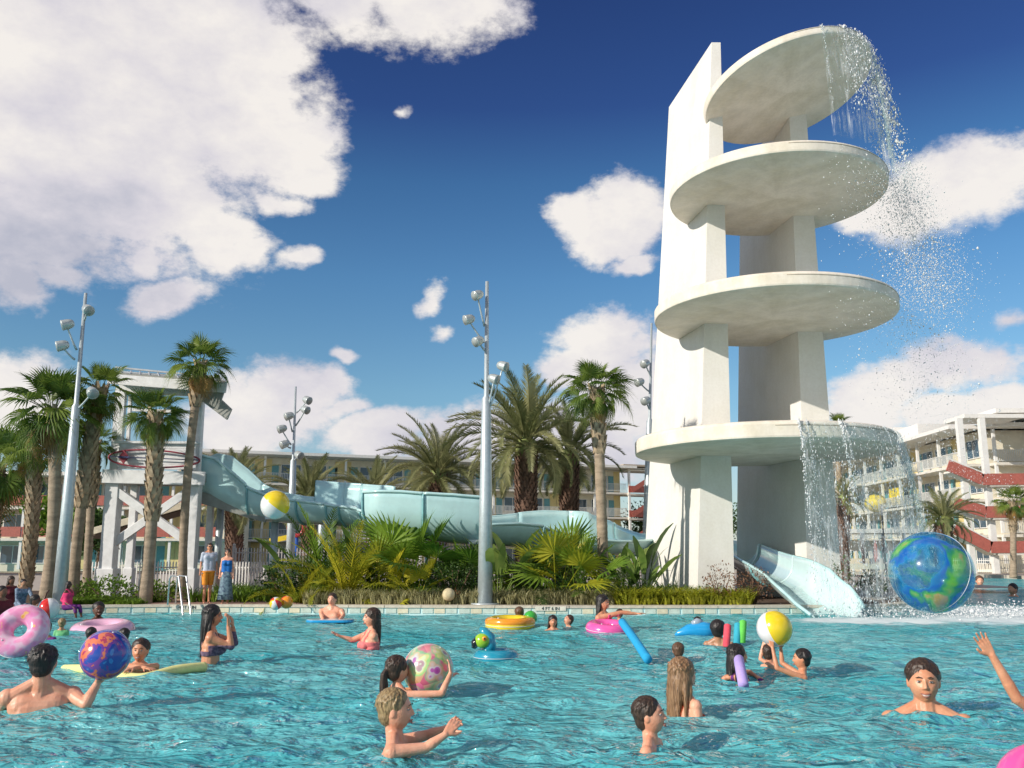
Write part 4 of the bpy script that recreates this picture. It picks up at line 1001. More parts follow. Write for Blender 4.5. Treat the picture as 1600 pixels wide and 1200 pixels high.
o = MB().box((A(240, 744).x, -.35, A(240, 746).z), (3.0, 1.7, .26)).build('deck', M_twd, st)
# horizontal siding boards of the front panel, one by one
for k in range(5):
    y = 696 + k * 8.2
    MB().beam(A(186, y, YT - .22), A(306, y + 1.2, YT - .22), .152, .05, 0, Vector((0, 1, 0))).build('siding_board', M_tw, st, bevel=.006)
bm('sill', A(178, 691, YT - .28), A(314, 692, YT - .28), .14, .07, up=Vector((0, 1, 0)))
bm('frame_post', A(187, 692, YT - .25), A(193, 614, YT - .25), .16, .12); bm('frame_post', A(300, 693, YT - .25), A(303, 617, YT - .25), .16, .12)
bm('header', A(186, 607, YT - .25), A(312, 612, YT - .25), .10, .30, up=Vector((0, 1, 0)))
bm('inner_post', A(200, 692, YT + .5), A(204, 618, YT + .5), .10, .10); bm('rail_cap', A(200, 640, YT + 1.35), A(300, 644, YT + 1.35), .08, .10, up=Vector((0, 1, 0)))
# roof slab, tilted, with standing seams and ridge rail
ra = [A(170, 592, YT - 1.0), A(352, 607, YT - 1.0), A(343, 600, YT + 2.0), A(176, 588, YT + 2.0)]
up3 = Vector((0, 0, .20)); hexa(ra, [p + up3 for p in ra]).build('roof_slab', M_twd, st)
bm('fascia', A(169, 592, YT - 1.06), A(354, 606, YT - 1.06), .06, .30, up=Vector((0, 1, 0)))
for k in range(13):
    t = k / 12; a = ra[0].lerp(ra[1], t) + Vector((0, .1, .2)); b = ra[3].lerp(ra[2], t) + Vector((0, 0, .2)); bm('roof_seam', a, b, .05, .08, mat('roof_metal', (.45, .48, .50), .4, metal=.3))
bm('ridge_rail', A(180, 574, YT + .2), A(348, 590, YT + .2), .05, .06, MATS['roof_metal'], up=Vector((0, 1, 0)))
bm('ridge_rail', A(180, 580, YT + .2), A(348, 596, YT + .2), .05, .05, MATS['roof_metal'], up=Vector((0, 1, 0)))
# side gable piece and the slanting awning board
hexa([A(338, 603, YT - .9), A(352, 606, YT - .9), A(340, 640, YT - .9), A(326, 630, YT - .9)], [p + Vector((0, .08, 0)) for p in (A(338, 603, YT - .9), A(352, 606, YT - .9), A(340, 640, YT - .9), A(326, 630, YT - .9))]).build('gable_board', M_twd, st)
aw = [A(314, 596, YT - .5), A(361, 640, YT - .5), A(354, 656, YT - .5), A(313, 625, YT - .5)]
hexa(aw, [p + Vector((.02, .07, .02)) for p in aw]).build('awning_board', mat('awning_grey', (.38, .38, .35), .7), st)
# emblem: surfboard outline, stringer line and fin diamond
em = thing  # (parts of the tower)
mb = MB(); pts = []
for k in range(65):
    a = 2 * PI * k / 64; pts.append(A(241 + 71 * math.cos(a), 717 + .012 * 71 * math.cos(a) * 3 + 13.5 * math.sin(a) * (1 - .12 * math.cos(a)), YT - .36))
mb.tube(pts, .028, 6, cap=False); mb.build('emblem_outline', M_rd, st)
bm('emblem_line', A(171, 713, YT - .36), A(312, 719, YT - .36), .03, .03, M_nv, up=Vector((0, 1, 0)))
d0 = A(193, 714, YT - .40)
MB().add([d0 + Vector((x * .17, y_, z * .17)) for y_ in (0, .04) for x, z in ((-.9, 0), (0, -1.2), (.9, 0), (0, 1.2))], [(0, 1, 2, 3), (7, 6, 5, 4), (0, 4, 5, 1), (1, 5, 6, 2), (2, 6, 7, 3), (3, 7, 4, 0)]).build('emblem_diamond', M_rd, st)
bm('emblem_bar', A(184, 714, YT - .45), A(203, 714.6, YT - .45), .03, .06, M_nv, up=Vector((0, 1, 0)))
# access ramp / deck bridge to the slide
rb = [A(310, 776, YT + .4), A(418, 808, YT + .4)]
bm('bridge_beam', rb[0], rb[1], .08, .34, M_twd, up=Vector((0, 1, 0))); bm('bridge_beam', A(310, 768, YT + 2.2), A(400, 800, YT + 2.2), .9, .12, mat('brown_deck', (.20, .15, .11), .8), up=Vector((0, 0, 1)))
bm('ramp', A(145, 838, YT + 3.4), A(305, 792, YT + 3.4), 1.2, .16, MATS['brown_deck'], up=Vector((0, 0, 1)))
bm('ramp_edge', A(145, 830, YT + 2.75), A(305, 784, YT + 2.75), .06, .22, mat('cream_edge', (.62, .55, .42), .6), up=Vector((0, 1, 0)))
net = MB()
for k in range(9): net.beam(A(318 + k * 6, 752 + k * 3.0, YT + .6), A(318 + k * 6, 775 + k * 2.4, YT + .6), .018, .018)
net.beam(A(316, 752, YT + .6), A(370, 779, YT + .6), .03, .03); net.beam(A(316, 764, YT + .6), A(372, 788, YT + .6), .018, .018); o = net.build('guard_net', M_white, st); o['kind'] = 'stuff'

# ================================================================ FENCES, HANDRAIL
picket_me = {}
def picket(h, m):
    k = (round(h, 2), m.name)
    if k not in picket_me:
        me = MB().add([(-.02, -.01, 0), (.02, -.01, 0), (.02, .01, 0), (-.02, .01, 0), (-.02, -.01, h - .04), (.02, -.01, h - .04), (.02, .01, h - .04), (-.02, .01, h - .04), (0, -.01, h), (0, .01, h)], [(3, 2, 1, 0), (0, 1, 5, 4), (1, 2, 6, 5), (2, 3, 7, 6), (3, 0, 4, 7), (4, 5, 8), (7, 9, 6), (5, 6, 9, 8), (4, 8, 9, 7)]).mesh('picket'); me.materials.append(m); picket_me[k] = me
    return picket_me[k]
def fence(x0, y0, x1, y1, h, step, lab, m=M_white, grp='white picket fences'):
    th = thing('picket_fence', lab, 'fence', (x0, y0, DZ), math.atan2(y1 - y0, x1 - x0), grp); L_ = math.hypot(x1 - x0, y1 - y0)
    for z in (.14, h - .16): MB().box((L_ / 2, 0, z), (L_, .035, .045)).build('rail', m, th)
    n = int(L_ / step)
    for k in range(n + 1): link('picket', picket(h, m), th, (k * step, -.032, .04))
    for k in range(int(L_ / 2.3) + 1):
        p = MB().box((0, 0, h / 2 + .05), (.10, .10, h + .1)).sphere((0, 0, h + .14), .06, 8, 6).build('post', m, th, (min(L_, k * 2.3), .06, 0))
fence(-14.5, 31.2, -10.7, 30.9, .98, .105, 'white picket fence behind the two front palms of the slide tower')
fence(-9.6, 30.6, -7.9, 30.4, .98, .105, 'short white picket fence right of the standing couple')
M_greyf = mat('grey_fence', (.46, .44, .42), .7)
fence(-5.2, 33.0, -.8, 33.0, 1.7, .12, 'grey slatted fence glimpsed under the pale slide drum', M_greyf, None)
fence(-11, 36, -6.6, 36, 1.5, .12, 'pale slatted fence under the slide behind the standing couple', M_greyf, None)
hr = thing('pool_handrail', 'stainless handrail leading down into the pool left of the standing couple', 'handrail', gnd(262, 945, DZ))
H0 = Vector(hr.location)
for dx, nm in ((0, 0), (.16, .35)):
    p = [Vector((0, 0, 0)), Vector((0, 0, .62)), Vector((.06, -.05, .70)), Vector((.28, -.15, .68)), Vector((.62, -.55, -.35)), Vector((.66, -.6, -.7))]
    MB().tube([q + Vector((dx * .4, nm, 0)) for q in p], .022, 8).build('rail', mat('stainless', (.7, .72, .74), .25, metal=.8, var=.03), hr)
# water play post, far behind
wp = thing('splash_play_post', 'small red and blue water play hoop behind the slide with a yellow trough', 'play feature', at(461, 885, 42))
W0 = Vector(wp.location)
MB().tube([(0, 0, -.4), (0, 0, 1.4)], .10, 10).build('post', mat('play_blue', (.03, .12, .45), .3, coat=.3), wp)
MB().torus((0, -.05, 1.75), .36, .10, 24, 8, rot=Matrix.Rotation(PI / 2, 3, 'X')).build('hoop', mat('play_red', (.50, .03, .05), .3, coat=.3), wp)
MB().beam((-1.2, 0, 1.15), (-.35, 0, 1.32), .3, .22).build('trough', mat('play_yellow', (.75, .55, .03), .3, coat=.3), wp)
MB().beam((.5, 0, 2.0), (1.7, 0, 2.05), .14, .14).build('spray_bar', MATS['play_red'], wp)
MB().tube([(1.15, 0, -.3), (1.15, 0, 3.2)], .16, 10).build('grey_column', M_steel, wp)

# ================================================================ BUILDINGS
M_cream = mat('cream_stucco', (.76, .70, .56), .85, var=.08, scale=1.2)
M_yell = mat('yellow_stucco', (.74, .60, .28), .85, var=.1, scale=1)
M_slab = mat('slab_edge', (.72, .68, .60), .8, var=.08)
M_rail = mat('balcony_rail', (.66, .66, .63), .6)
M_teal = mat('teal_door', (.12, .33, .36), .4)
M_glass = mat('window_glass', (.05, .09, .13), .08, spec=.9, var=.3, scale=.8)
M_redst = mat('red_stringer', (.42, .12, .09), .55, var=.12)
M_roofw = mat('white_roof', (.78, .76, .72), .7, var=.05)
def shared(f, m, nm):
    me = f.mesh(nm); 
    for q in (m if isinstance(m, list) else [m]): me.materials.append(q)
    return me
def building(lab, x, y, ang, bays, floors, fh=2.9, bay=4.2, name='apartment_block', solidrail=None, deep=9, skip=None):
    th = thing(name, lab, 'building', (x, y, DZ), ang); L_ = bays * bay
    MB().box((L_ / 2, deep / 2 + 1.8, floors * fh / 2), (L_, deep, floors * fh)).build('wall', M_cream, th)
    MB().box((L_ / 2, deep / 2 + .4, floors * fh + .18), (L_ + 1.6, deep + 3.2, .30)).build('roof', M_roofw, th)
    win = shared(MB().box((0, 0, 0), (2.0, .06, 1.45), mi=0).box((0, -.02, 0), (.06, .07, 1.45), mi=1).box((0, -.02, .76), (2.1, .08, .07), mi=1).box((0, -.02, -.76), (2.1, .08, .07), mi=1).box((-1.03, -.02, 0), (.07, .08, 1.5), mi=1).box((1.03, -.02, 0), (.07, .08, 1.5), mi=1), [M_glass, M_white], 'window')
    door = shared(MB().box((0, 0, 0), (.95, .06, 2.1)), M_teal, 'door')
    panel = shared(MB().box((0, 0, 0), (.85, .07, fh - .35)), M_yell, 'yellow_panel')
    rm = MB()
    if solidrail: rm.box((bay / 2, 0, .55), (bay - .12, .06, .85))
    else:
        rm.box((bay / 2, 0, 1.02), (bay, .05, .05)).box((bay / 2, 0, .16), (bay, .04, .05))
        for k in range(int(bay / .16)): rm.box((k * .16 + .08, 0, .59), (.045, .03, .84))
    rail = shared(rm, solidrail or M_rail, 'railing')
    post = shared(MB().box((0, 0, fh / 2), (.22, .22, fh - .2)), M_white, 'post')
    for f in range(floors):
        z = f * fh
        if f: MB().box((L_ / 2, .9, z), (L_ + .2, 1.95, .22)).build('gallery_slab', M_slab, th)
        for b in range(bays):
            if skip and skip(b, f): continue
            xb = b * bay; fl = b % 2
            link('window', win, th, (xb + (1.35 if fl else 2.85), 1.76, z + 1.45)); link('door', door, th, (xb + (3.1 if fl else 1.1), 1.765, z + 1.12))
            link('wall_panel', panel, th, (xb + (3.75 if fl else .43), 1.77, z + fh / 2))
            if f: link('railing', rail, th, (xb, .03, z + .11))
            link('post', post, th, (xb, .2, z + .1))
    return th
a_ = math.atan2(18, 48.4)
b1 = building('long pale yellow apartment block with teal doors behind the blue slide', -33.5, 90, a_, 12, 4)
# stair at its right end
L1 = 12 * 4.2
for f in range(4):
    z = f * 2.9
    MB().beam((L1 + .3, -.6, z + .3), (L1 + 4.2, -.6, z + 2.6), .1, .55).build('stair_stringer', M_redst, b1)
    MB().box((L1 + 2.3, .9, z + 2.78), (4.6, 2.6, .2)).build('stair_landing', M_slab, b1)
    MB().box((L1 + 2.3, -.44, z + 3.4 if f < 3 else z + 3.0), (4.6, .06, .8 if f < 3 else .1)).build('landing_rail', M_redst if f < 3 else M_roofw, b1)
for x_ in (.2, 4.4): MB().box((L1 + x_, -.2, 5.9), (.25, .25, 11.8)).build('stair_post', M_white, b1)
MB().box((L1 + 2.2, .8, 12.0), (6.2, 3.6, .22)).build('stair_roof', mat('tan_roof', (.45, .38, .30), .8), b1)
# right hand blocks
b2 = building('white apartment block running away from the pool at right, half veiled by falling water', 37.3, 112, -PI / 2, 9, 4)
MB().box((14 , 3, 13.2), (16, 5, 1.9)).build('roof_parapet', M_roofw, b2)
MB().box((25, 3.5, 12.9), (6.4, 5, 1.4)).build('roof_parapet', M_roofw, b2)
for f, x_ in ((1, 24.5), (3, 22.5)):
    MB().box((x_, .9, f * 2.9 - 1.55), (3.0, .2, 1.6)).build('yellow_screen', mat('bright_yellow_panel', (.80, .62, .05), .6), b2)
dm = MB().sphere((20.5, -.4, 6.6), (1.6, 1.0, .9), 16, 8); dm.build('yellow_awning', MATS['bright_yellow_panel'], b2)
b3 = building('white apartment wing with balconies at the far right edge behind the red stairs', 39.6, 73, 0, 5, 4, name='apartment_block')
for p_ in list(b3.children):
    pass
MB().box((3.5, -1.5, 12.4), (11, 5.5, .35)).build('upper_roof', M_roofw, b3)
MB().box((-2.4, -3.0, 11.9), (4.6, 3.4, .3)).build('stair_roof', M_roofw, b3)
B3 = Vector(b3.location); inv = b3.matrix_basis.inverted()
def BB(px, py, Y=67.5): return at(px, py, Y) - B3
for (x0, y0, x1, y1, x2) in ((1481, 727, 1535, 749, 1640), (1492, 786, 1540, 800, 1640), (1492, 826, 1548, 855, 1640)):
    MB().beam(BB(x0, y0), BB(x1, y1), .12, .85, up=Vector((0, 0, 1))).build('stair_stringer', M_redst, b3)
    MB().beam(BB(x1, y1), BB(x2, y1 - 1), .12, .85).build('landing_rail', M_redst, b3)
    MB().beam(BB(x0, y0 - 11, 67.4), BB(x1, y1 - 11, 67.4), .06, .07).build('stair_rail', M_white, b3)
    MB().beam(BB(x0, y0 + 11, 68.2), BB(x1, y1 + 10.5, 68.2), 1.4, .16).build('stair_flight', M_slab, b3)
    MB().beam(BB(x1, y1 + 11, 68.6), BB(x2, y1 + 10, 68.6), 2.2, .18).build('stair_landing', M_slab, b3)
for px in (1520, 1556): MB().box(((BB(px, 800).x), BB(px, 800).y + .8, 5.8), (.42, .42, 11.8)).build('stair_column', M_white, b3)
# left block with red balconies
b4 = building('cream apartment block with red balconies seen between the left palm trunks', -46.5, 78, .05, 5, 3, solidrail=M_redst, fh=2.7)
# pavilion
pv2 = thing('pool_pavilion', 'low white flat-roofed pavilion on dark posts beyond the water at right', 'pavilion', (at(1400, 880, 76).x, 78, DZ))
MB().box((0, 0, 3.35), (9.6, 4.5, .34)).build('roof', M_roofw, pv2)
MB().box((0, 1.8, 2.2), (9.0, .1, .9)).build('menu_board', M_white, pv2)
for k in range(6): MB().box((-4.4 + k * 1.76, -1.9, 1.6), (.20, .20, 3.2)).build('post', mat('dark_post', (.12, .10, .10), .6), pv2)
MB().box((0, .6, .55), (8.6, .7, 1.1)).build('counter', M_cream, pv2)
for k in range(3):
    u = thing('closed_parasol', ['red closed parasol at the left end of the pavilion', 'teal closed parasol before the pavilion', 'pale closed parasol right of the pavilion'][k], 'parasol', (at((1374, 1390, 1436)[k], 880, 74).x, 74.5, DZ), 0, 'closed parasols by the pavilion')
    MB().tube([(0, 0, 0), (0, 0, 2.6)], .03, 6).build('pole', M_steel, u); MB().tube([(0, 0, .8), (0, 0, 1.1), (0, 0, 2.2), (0, 0, 2.6)], [.2, .22, .12, .02], 10).build('canopy', (M_redst, M_teal, M_cream)[k], u)
fence(34.5, 74, 42, 66, 1.1, .14, 'white fence round the pool deck at the far right edge')
wl = MB(); wl.box((0, 0, 0), (22, .5, .42)); tag(wl.build('planter_wall', M_cream, None, at(1430, 884, 72) + Vector((0, 0, -.05))), 'low cream planter wall along the far pool edge at right', 'wall')
th = thing('thin_pole', 'thin dark pole with a small box standing right of the slide exit', 'pole', (at(1387, 920, 32).x, 32, DZ)); MB().tube([(0, 0, 0), (0, 0, 3.0)], .028, 6).build('pole', MATS['dark_post'], th); MB().box((0, 0, 1.4), (.16, .12, .22)).build('box', MATS['dark_post'], th)
# rock ball in the grass border
# ================================================================ PEOPLE
def skinmat(name, col):
    m = mat(name, col, .38, .45, var=.16, scale=7, bump=.2, bscale=70, sss=.12, dirt=(col[0] * .92, col[1] * .74, col[2] * .66)); return m
SK = {'fair': skinmat('skin_fair', (.76, .40, .27)), 'tan': skinmat('skin_tan', (.64, .32, .19)), 'olive': skinmat('skin_olive', (.46, .26, .16)), 'brown': skinmat('skin_brown', (.24, .115, .07)), 'dark': skinmat('skin_dark', (.13, .06, .038))}
def hairmat(name, col, col2):
    m, nt, b = _nt(name); N = nt.nodes.new; L = nt.links.new
    tc = N('ShaderNodeTexCoord'); mp = N('ShaderNodeMapping'); mp.inputs['Scale'].default_value = (9, 9, 1.2); L(tc.outputs['Object'], mp.inputs[0])
    n = N('ShaderNodeTexNoise'); n.inputs['Scale'].default_value = 9; n.inputs['Detail'].default_value = 5; L(mp.outputs[0], n.inputs['Vector'])
    r = N('ShaderNodeValToRGB'); L(n.outputs['Fac'], r.inputs[0]); r.color_ramp.elements[0].position = .35; r.color_ramp.elements[0].color = (*col, 1); r.color_ramp.elements[1].position = .65; r.color_ramp.elements[1].color = (*col2, 1)
    L(r.outputs[0], b.inputs['Base Color']); b.inputs['Roughness'].default_value = .42
    bp = N('ShaderNodeBump'); bp.inputs['Strength'].default_value = .6; bp.inputs['Distance'].default_value = .01; L(n.outputs['Fac'], bp.inputs['Height']); L(bp.outputs[0], b.inputs['Normal'])
    MATS[name] = m; return m
HR = {'black': hairmat('hair_black', (.008, .006, .006), (.03, .022, .02)), 'dkbrown': hairmat('hair_dark_brown', (.022, .012, .008), (.07, .04, .025)), 'brown': hairmat('hair_brown', (.07, .035, .018), (.17, .09, .05)), 'ltbrown': hairmat('hair_light_brown', (.16, .085, .04), (.36, .21, .11)), 'blond': hairmat('hair_blond', (.16, .10, .045), (.42, .30, .15))}
M_eye = mat('eye_white', (.42, .38, .36), .2, var=.02); M_iris = mat('iris_dark', (.03, .02, .015), .15, var=.05); M_lip = mat('lips', (.42, .17, .13), .4); M_teeth = mat('teeth', (.66, .60, .54), .3, var=.02); M_browm = mat('eyebrow', (.05, .03, .02), .8)
def voxel(mb, vox, smooth=4, name='body'):
    me = mb.mesh('tmp'); o = bpy.data.objects.new('tmp', me); C.objects.link(o)
    r = o.modifiers.new('r', 'REMESH'); r.mode = 'VOXEL'; r.voxel_size = vox; r.adaptivity = 0
    if smooth: s = o.modifiers.new('s', 'SMOOTH'); s.factor = .5; s.iterations = smooth
    dg = bpy.context.evaluated_depsgraph_get(); out = bpy.data.meshes.new_from_object(o.evaluated_get(dg)); bpy.data.objects.remove(o); bpy.data.meshes.remove(me)
    out.name = name; out.polygons.foreach_set('use_smooth', [True] * len(out.polygons)); return out
def cap(mb, a, b, ra, rb, n=12):
    a, b = Vector(a), Vector(b); d = b - a; l = d.length
    if l < 1e-5: mb.sphere(a, max(ra, rb), n, 8); return
    d.normalize(); pts = []; rs = []
    for k in range(4): t = math.cos(PI / 2 * k / 4 ); pts.append(a - d * ra * t); rs.append(max(.001, ra * math.sin(PI / 2 * k / 4)))
    pts += [a, b]; rs += [ra, rb]
    for k in range(1, 5): t = math.sin(PI / 2 * k / 4); pts.append(b + d * rb * t); rs.append(max(.001, rb * math.cos(PI / 2 * k / 4)))
    mb.tube(pts, rs, n)
def head(mb, c, R, s, chub=0, jaw=.30):
    """sculpted head: face looks along local -y"""
    nu, nv = 36, 28; vs = []
    def f(x, y, z):          # unit sphere -> head
        zz = z; X = x * .080; Y = y * .098; Z = z * .114
        low = max(0, -z)
        X *= 1 - (jaw - chub * .10) * low ** 1.5
        if y < 0: Y *= .93 + .05 * low
        if y > 0: Y *= 1 - .28 * low
        if y > 0 and z > 0: Y *= 1.03
        def g(cx, cz, sx, sz): return math.exp(-((X - cx) / sx) ** 2 - ((Z - cz) / sz) ** 2)
        if y < 0:
            fr = (-y) ** 1.5
            Y += .012 * fr * (g(.031, .012, .016, .012) + g(-.031, .012, .016, .012))     # sockets
            Y -= .006 * fr * (g(.03, .036, .022, .009) + g(-.03, .036, .022, .009))       # brow
            Y -= .007 * fr * (g(.04, -.03, .018, .018) + g(-.04, -.03, .018, .018))       # cheeks
            Y -= .009 * fr * g(0, -.058, .022, .013)                                       # mouth
            Y += .004 * fr * g(0, -.078, .02, .006)
            Y -= .012 * fr * g(0, -.098, .018, .014)                                       # chin
        return Vector((X, Y, Z))
    vs.append(f(0, 0, 1))
    for j in range(1, nv):
        t = PI * j / nv
        for i in range(nu):
            p = 2 * PI * i / nu; vs.append(f(math.sin(t) * math.cos(p), math.sin(t) * math.sin(p), math.cos(t)))
    vs.append(f(0, 0, -1))
    fs = [(0, 1 + i, 1 + (i + 1) % nu) for i in range(nu)]
    for j in range(nv - 2):
        for i in range(nu):
            a = 1 + j * nu + i; b = 1 + j * nu + (i + 1) % nu; fs.append((a, a + nu, b + nu, b))
    e = len(vs) - 1; o = 1 + (nv - 2) * nu; fs += [(o + (i + 1) % nu, o + i, e) for i in range(nu)]
    mb.add([c + R @ (v * s) for v in vs], fs, 0, True)
    H = lambda x, y, z: c + R @ (Vector((x, y, z)) * s)
    cap(mb, H(0, -.086, .022), H(0, -.1035, -.018), .007 * s, .0105 * s, 8)            # nose
    for q in (-1, 1):
        cap(mb, H(q * .008, -.096, -.022), H(q * .011, -.090, -.022), .008 * s, .008 * s, 6)
        mb.sphere(H(q * .081, .006, -.002), (.010 * s, .020 * s, .031 * s), 8, 6, rot=R)
def handm(mb, w, d, nrm, s, curl=.25, left=False, spread=.13):
    d = Vector(d).normalized(); nrm = Vector(nrm); nrm = (nrm - d * nrm.dot(d)).normalized(); sd = d.cross(nrm) * (1 if left else -1)   # sd: thumb side
    kn = []
    for k, off in enumerate((.030, .010, -.010, -.029)):
        b = w + d * .012 * s + sd * off * .5 * s; e = w + d * (.088 - .004 * abs(k - 1)) * s + sd * off * s; cap(mb, b, e, .014 * s, .0115 * s, 8); kn.append(e)
    for k, (e, l) in enumerate(zip(kn, (.068, .078, .072, .056))):
        dd = (d + sd * spread * (1.2 - k * .8)).normalized(); p = e; a = curl * .5; r_ = .0095 * s
        for j, fr in enumerate((.45, .32, .25)):
            v = (dd * math.cos(a) + nrm * math.sin(a)); q = p + v * l * fr * s; cap(mb, p, q, r_, r_ * .9, 7); p = q; a += curl * 1.3; r_ *= .9
    p = w + d * .025 * s + sd * .026 * s; v = (d * .7 + sd * .75 + nrm * .25).normalized(); q = p + v * .042 * s; cap(mb, p, q, .0135 * s, .011 * s, 8)
    v = (d * .9 + sd * .35 + nrm * .3).normalized(); cap(mb, q, q + v * .034 * s, .0105 * s, .009 * s, 8)

def person(lab, hp, hpx, wy, yaw, skin='fair', hair=('short', 'dkbrown'), arms=(None, None), bs=1.0, fem=False, clothes=(), grp=None, pitch=0, turn=0, roll=0, lean=0, face=False, mode='pool', Yx=None, seed=1, fat=1.0, hands=((.25, None), (.25, None)), legs=None, cat='person', smile=False, shades=False):
    """hp: head centre px; hpx: head height px; wy: waterline row; yaw: 0 towards the camera, 90 to the right"""
    Y = Yx or wY(wy); P = at(*hp, Y); s = hpx / (.262 * 1400 / Y)
    if mode == 'stand': s = (P.z - DZ) / (.185 + 1.50); 
    if mode == 'sit': s = (P.z - DZ) / (.185 + .60 * bs)
    B = s * bs
    yaw = yaw - math.degrees(math.atan((hp[0] - 800) / 1400))
    th = thing('person', lab, cat, (P.x, P.y, DZ if mode == 'stand' else 0), 0, grp); O = Vector(th.location)
    Rz = Matrix.Rotation(math.radians(yaw), 3, 'Z'); Rl = Rz @ Matrix.Rotation(math.radians(lean), 3, 'X')
    Rh = Rz @ Matrix.Rotation(math.radians(turn), 3, 'Z') @ Matrix.Rotation(math.radians(-pitch), 3, 'X') @ Matrix.Rotation(math.radians(roll), 3, 'Y')
    Hc = P - O; Cn = Hc - (Rz @ Vector((0, .010, .160 if bs < .95 else (.172 if fem else .160)))) * s
    W = lambda x, y, z: Cn + Rl @ (Vector((x, y, z)) * B)
    pxm = 1400 / Y; vox = min(.016, max(.0055, 1.05 / pxm)) ; vox = max(vox, .0055)
    mb = MB(); sh = (.150 if fem else .178) * (1.06 if fat > 1 else 1)
    head(mb, Hc, Rh, s, chub=1 if bs < .9 else 0, jaw=.28 if fem else .20)
    neck_t = Hc + Rh @ (Vector((0, .018, -.07)) * s)
    cap(mb, W(0, .01, -.03), neck_t, (.066 if not fem else .050) * B, (.057 if not fem else .044) * s * (1 if bs > .9 else .86))
    # torso
    f = fat; wst = .118 if fem else .135
    cap(mb, W(-.055, .0, -.15), W(.055, 0, -.15), .112 * B * f, .112 * B * f, 16)
    cap(mb, W(-sh * .62, .005, -.055), W(sh * .62, .005, -.055), .060 * B, .060 * B, 12)
    cap(mb, W(-.07, .015, -.21), W(.07, .015, -.21), .095 * B * f, .095 * B * f, 14)
    cap(mb, W(-wst * .38, .01, -.36), W(wst * .38, .01, -.36), .092 * B * f, .092 * B * f, 14)
    cap(mb, W(-.06, .01, -.25), W(-.05, .01, -.48), .092 * B * f, .098 * B * f, 14); cap(mb, W(.06, .01, -.25), W(.05, .01, -.48), .092 * B * f, .098 * B * f, 14)
    cap(mb, W(-.07, .015, -.56), W(.07, .015, -.56), .108 * B * f, .108 * B * f, 14)
    if not fem and bs > .9:
        for q in (-1, 1): mb.sphere(W(q * .075, -.085, -.13), (.075 * B, .035 * B, .055 * B), 12, 8, rot=Rl)
    if fem and bs > .85:
        for q in (-1, 1): mb.sphere(W(q * .068, -.098, -.19), (.058 * B, .052 * B, .055 * B), 12, 8, rot=Rl)
    for q in (-1, 1): cap(mb, W(q * .03, .022, .03), W(q * sh * .85, .01, -.050), .042 * B, .050 * B, 10)     # trapezius
    cap(mb, W(-sh * .5, .012, -.115), W(sh * .5, .012, -.115), .085 * B * f, .085 * B * f, 14)
    cap(mb, W(0, .01, -.01), W(0, .01, -.12), .062 * B, .09 * B, 12)
    # arms
    for i, q in enumerate((-1, 1)):           # q=-1: the person's right arm (local -x)
        S0 = W(q * sh, .008, -.055); a = arms[i]
        if a is None: E = W(q * (sh + .06), .02, -.32); Wr = W(q * (sh + .03), -.10, -.54)
        elif a == 'fwd': E = W(q * (sh + .05), -.14, -.25); Wr = W(q * (sh - .05), -.36, -.22)
        elif a == 'down': E = W(q * (sh + .05), .03, -.33); Wr = W(q * (sh + .07), -.04, -.57)
        else:
            E, Wr = [at(p[0], p[1], Y + (p[2] if len(p) > 2 else 0)) - O for p in a[:2]]
        al = B / s
        mb.sphere(S0, .057 * B, 12, 8)
        cap(mb, S0, S0.lerp(E, .45), .052 * B, .044 * B); cap(mb, S0.lerp(E, .3), E, .046 * B, .036 * B)
        cap(mb, E, E.lerp(Wr, .35), .036 * B, .037 * B); cap(mb, E.lerp(Wr, .3), Wr, .036 * B, .024 * B)
        fd = (Wr - E).normalized(); hd = fd; nrm = Rz @ Vector((0, -1, 0)) if abs(fd.z) > .6 else Vector((0, 0, -1))
        curl, hn = hands[i]
        if a not in (None, 'fwd', 'down') and len(a) > 2:
            T_ = at(a[2][0], a[2][1], Y + (a[2][2] if len(a[2]) > 2 else 0)) - O; hd = (T_ - Wr).normalized()
        if hn is not None: nrm = Vector(hn)
        if nrm.cross(hd).length < .1: nrm = Vector((.3, -.8, .5))
        handm(mb, Wr, hd, nrm, B * 1.02, curl, left=(q > 0))
    # legs
    for i, q in enumerate((-1, 1)):
        Hp = W(q * .09, .01, -.60)
        if mode == 'sit': K = Hp + Rz @ Vector((q * .05, -.40, .02)) * B; An = K + Rz @ Vector((q * .02, -.10, -.40)) * B
        elif mode == 'stand' and legs:
            K = W(q * .085 + legs[i][0], legs[i][1], -1.05); An = W(q * .08 + legs[i][0] * 1.3, legs[i][2], -1.47)
        else: K = W(q * .10, -.05, -1.03); An = W(q * .10, .06, -1.42)
        cap(mb, Hp, K, .086 * B * f, .055 * B); cap(mb, K, K.lerp(An, .4), .054 * B, .056 * B); cap(mb, K.lerp(An, .3), An, .056 * B, .036 * B)
        cap(mb, An + Vector((0, 0, -.02 * B)), An + Rz @ Vector((q * .01, -.15, -.035)) * B, .036 * B, .026 * B, 8)
    me = voxel(mb, vox, 6 if vox < .009 else 3); me.materials.append(SK[skin]); body = link('body', me, th)
    # clothing cut from the body surface, pushed out along the normals
    Ri = Rl.transposed()
    for (nm, mt, fn, off) in clothes:
        loc = [(Ri @ (v.co - Cn)) / B for v in me.vertices]; keep = [fn(l) for l in loc]
        fs = [tuple(p.vertices) for p in me.polygons if all(keep[i] for i in p.vertices)]
        if not fs: continue
        used = sorted({i for f_ in fs for i in f_}); ix = {v: k for k, v in enumerate(used)}
        c2 = MB(); c2.add([me.vertices[v].co + me.vertices[v].normal * off * B for v in used], [tuple(ix[i] for i in f_) for f_ in fs], 0, True)
        co = c2.build(nm, mt, th); sd = co.modifiers.new('s', 'SOLIDIFY'); sd.thickness = off * B * 1.3; sd.offset = -1
    # face details
    H = lambda x, y, z: Hc + Rh @ (Vector((x, y, z)) * s)
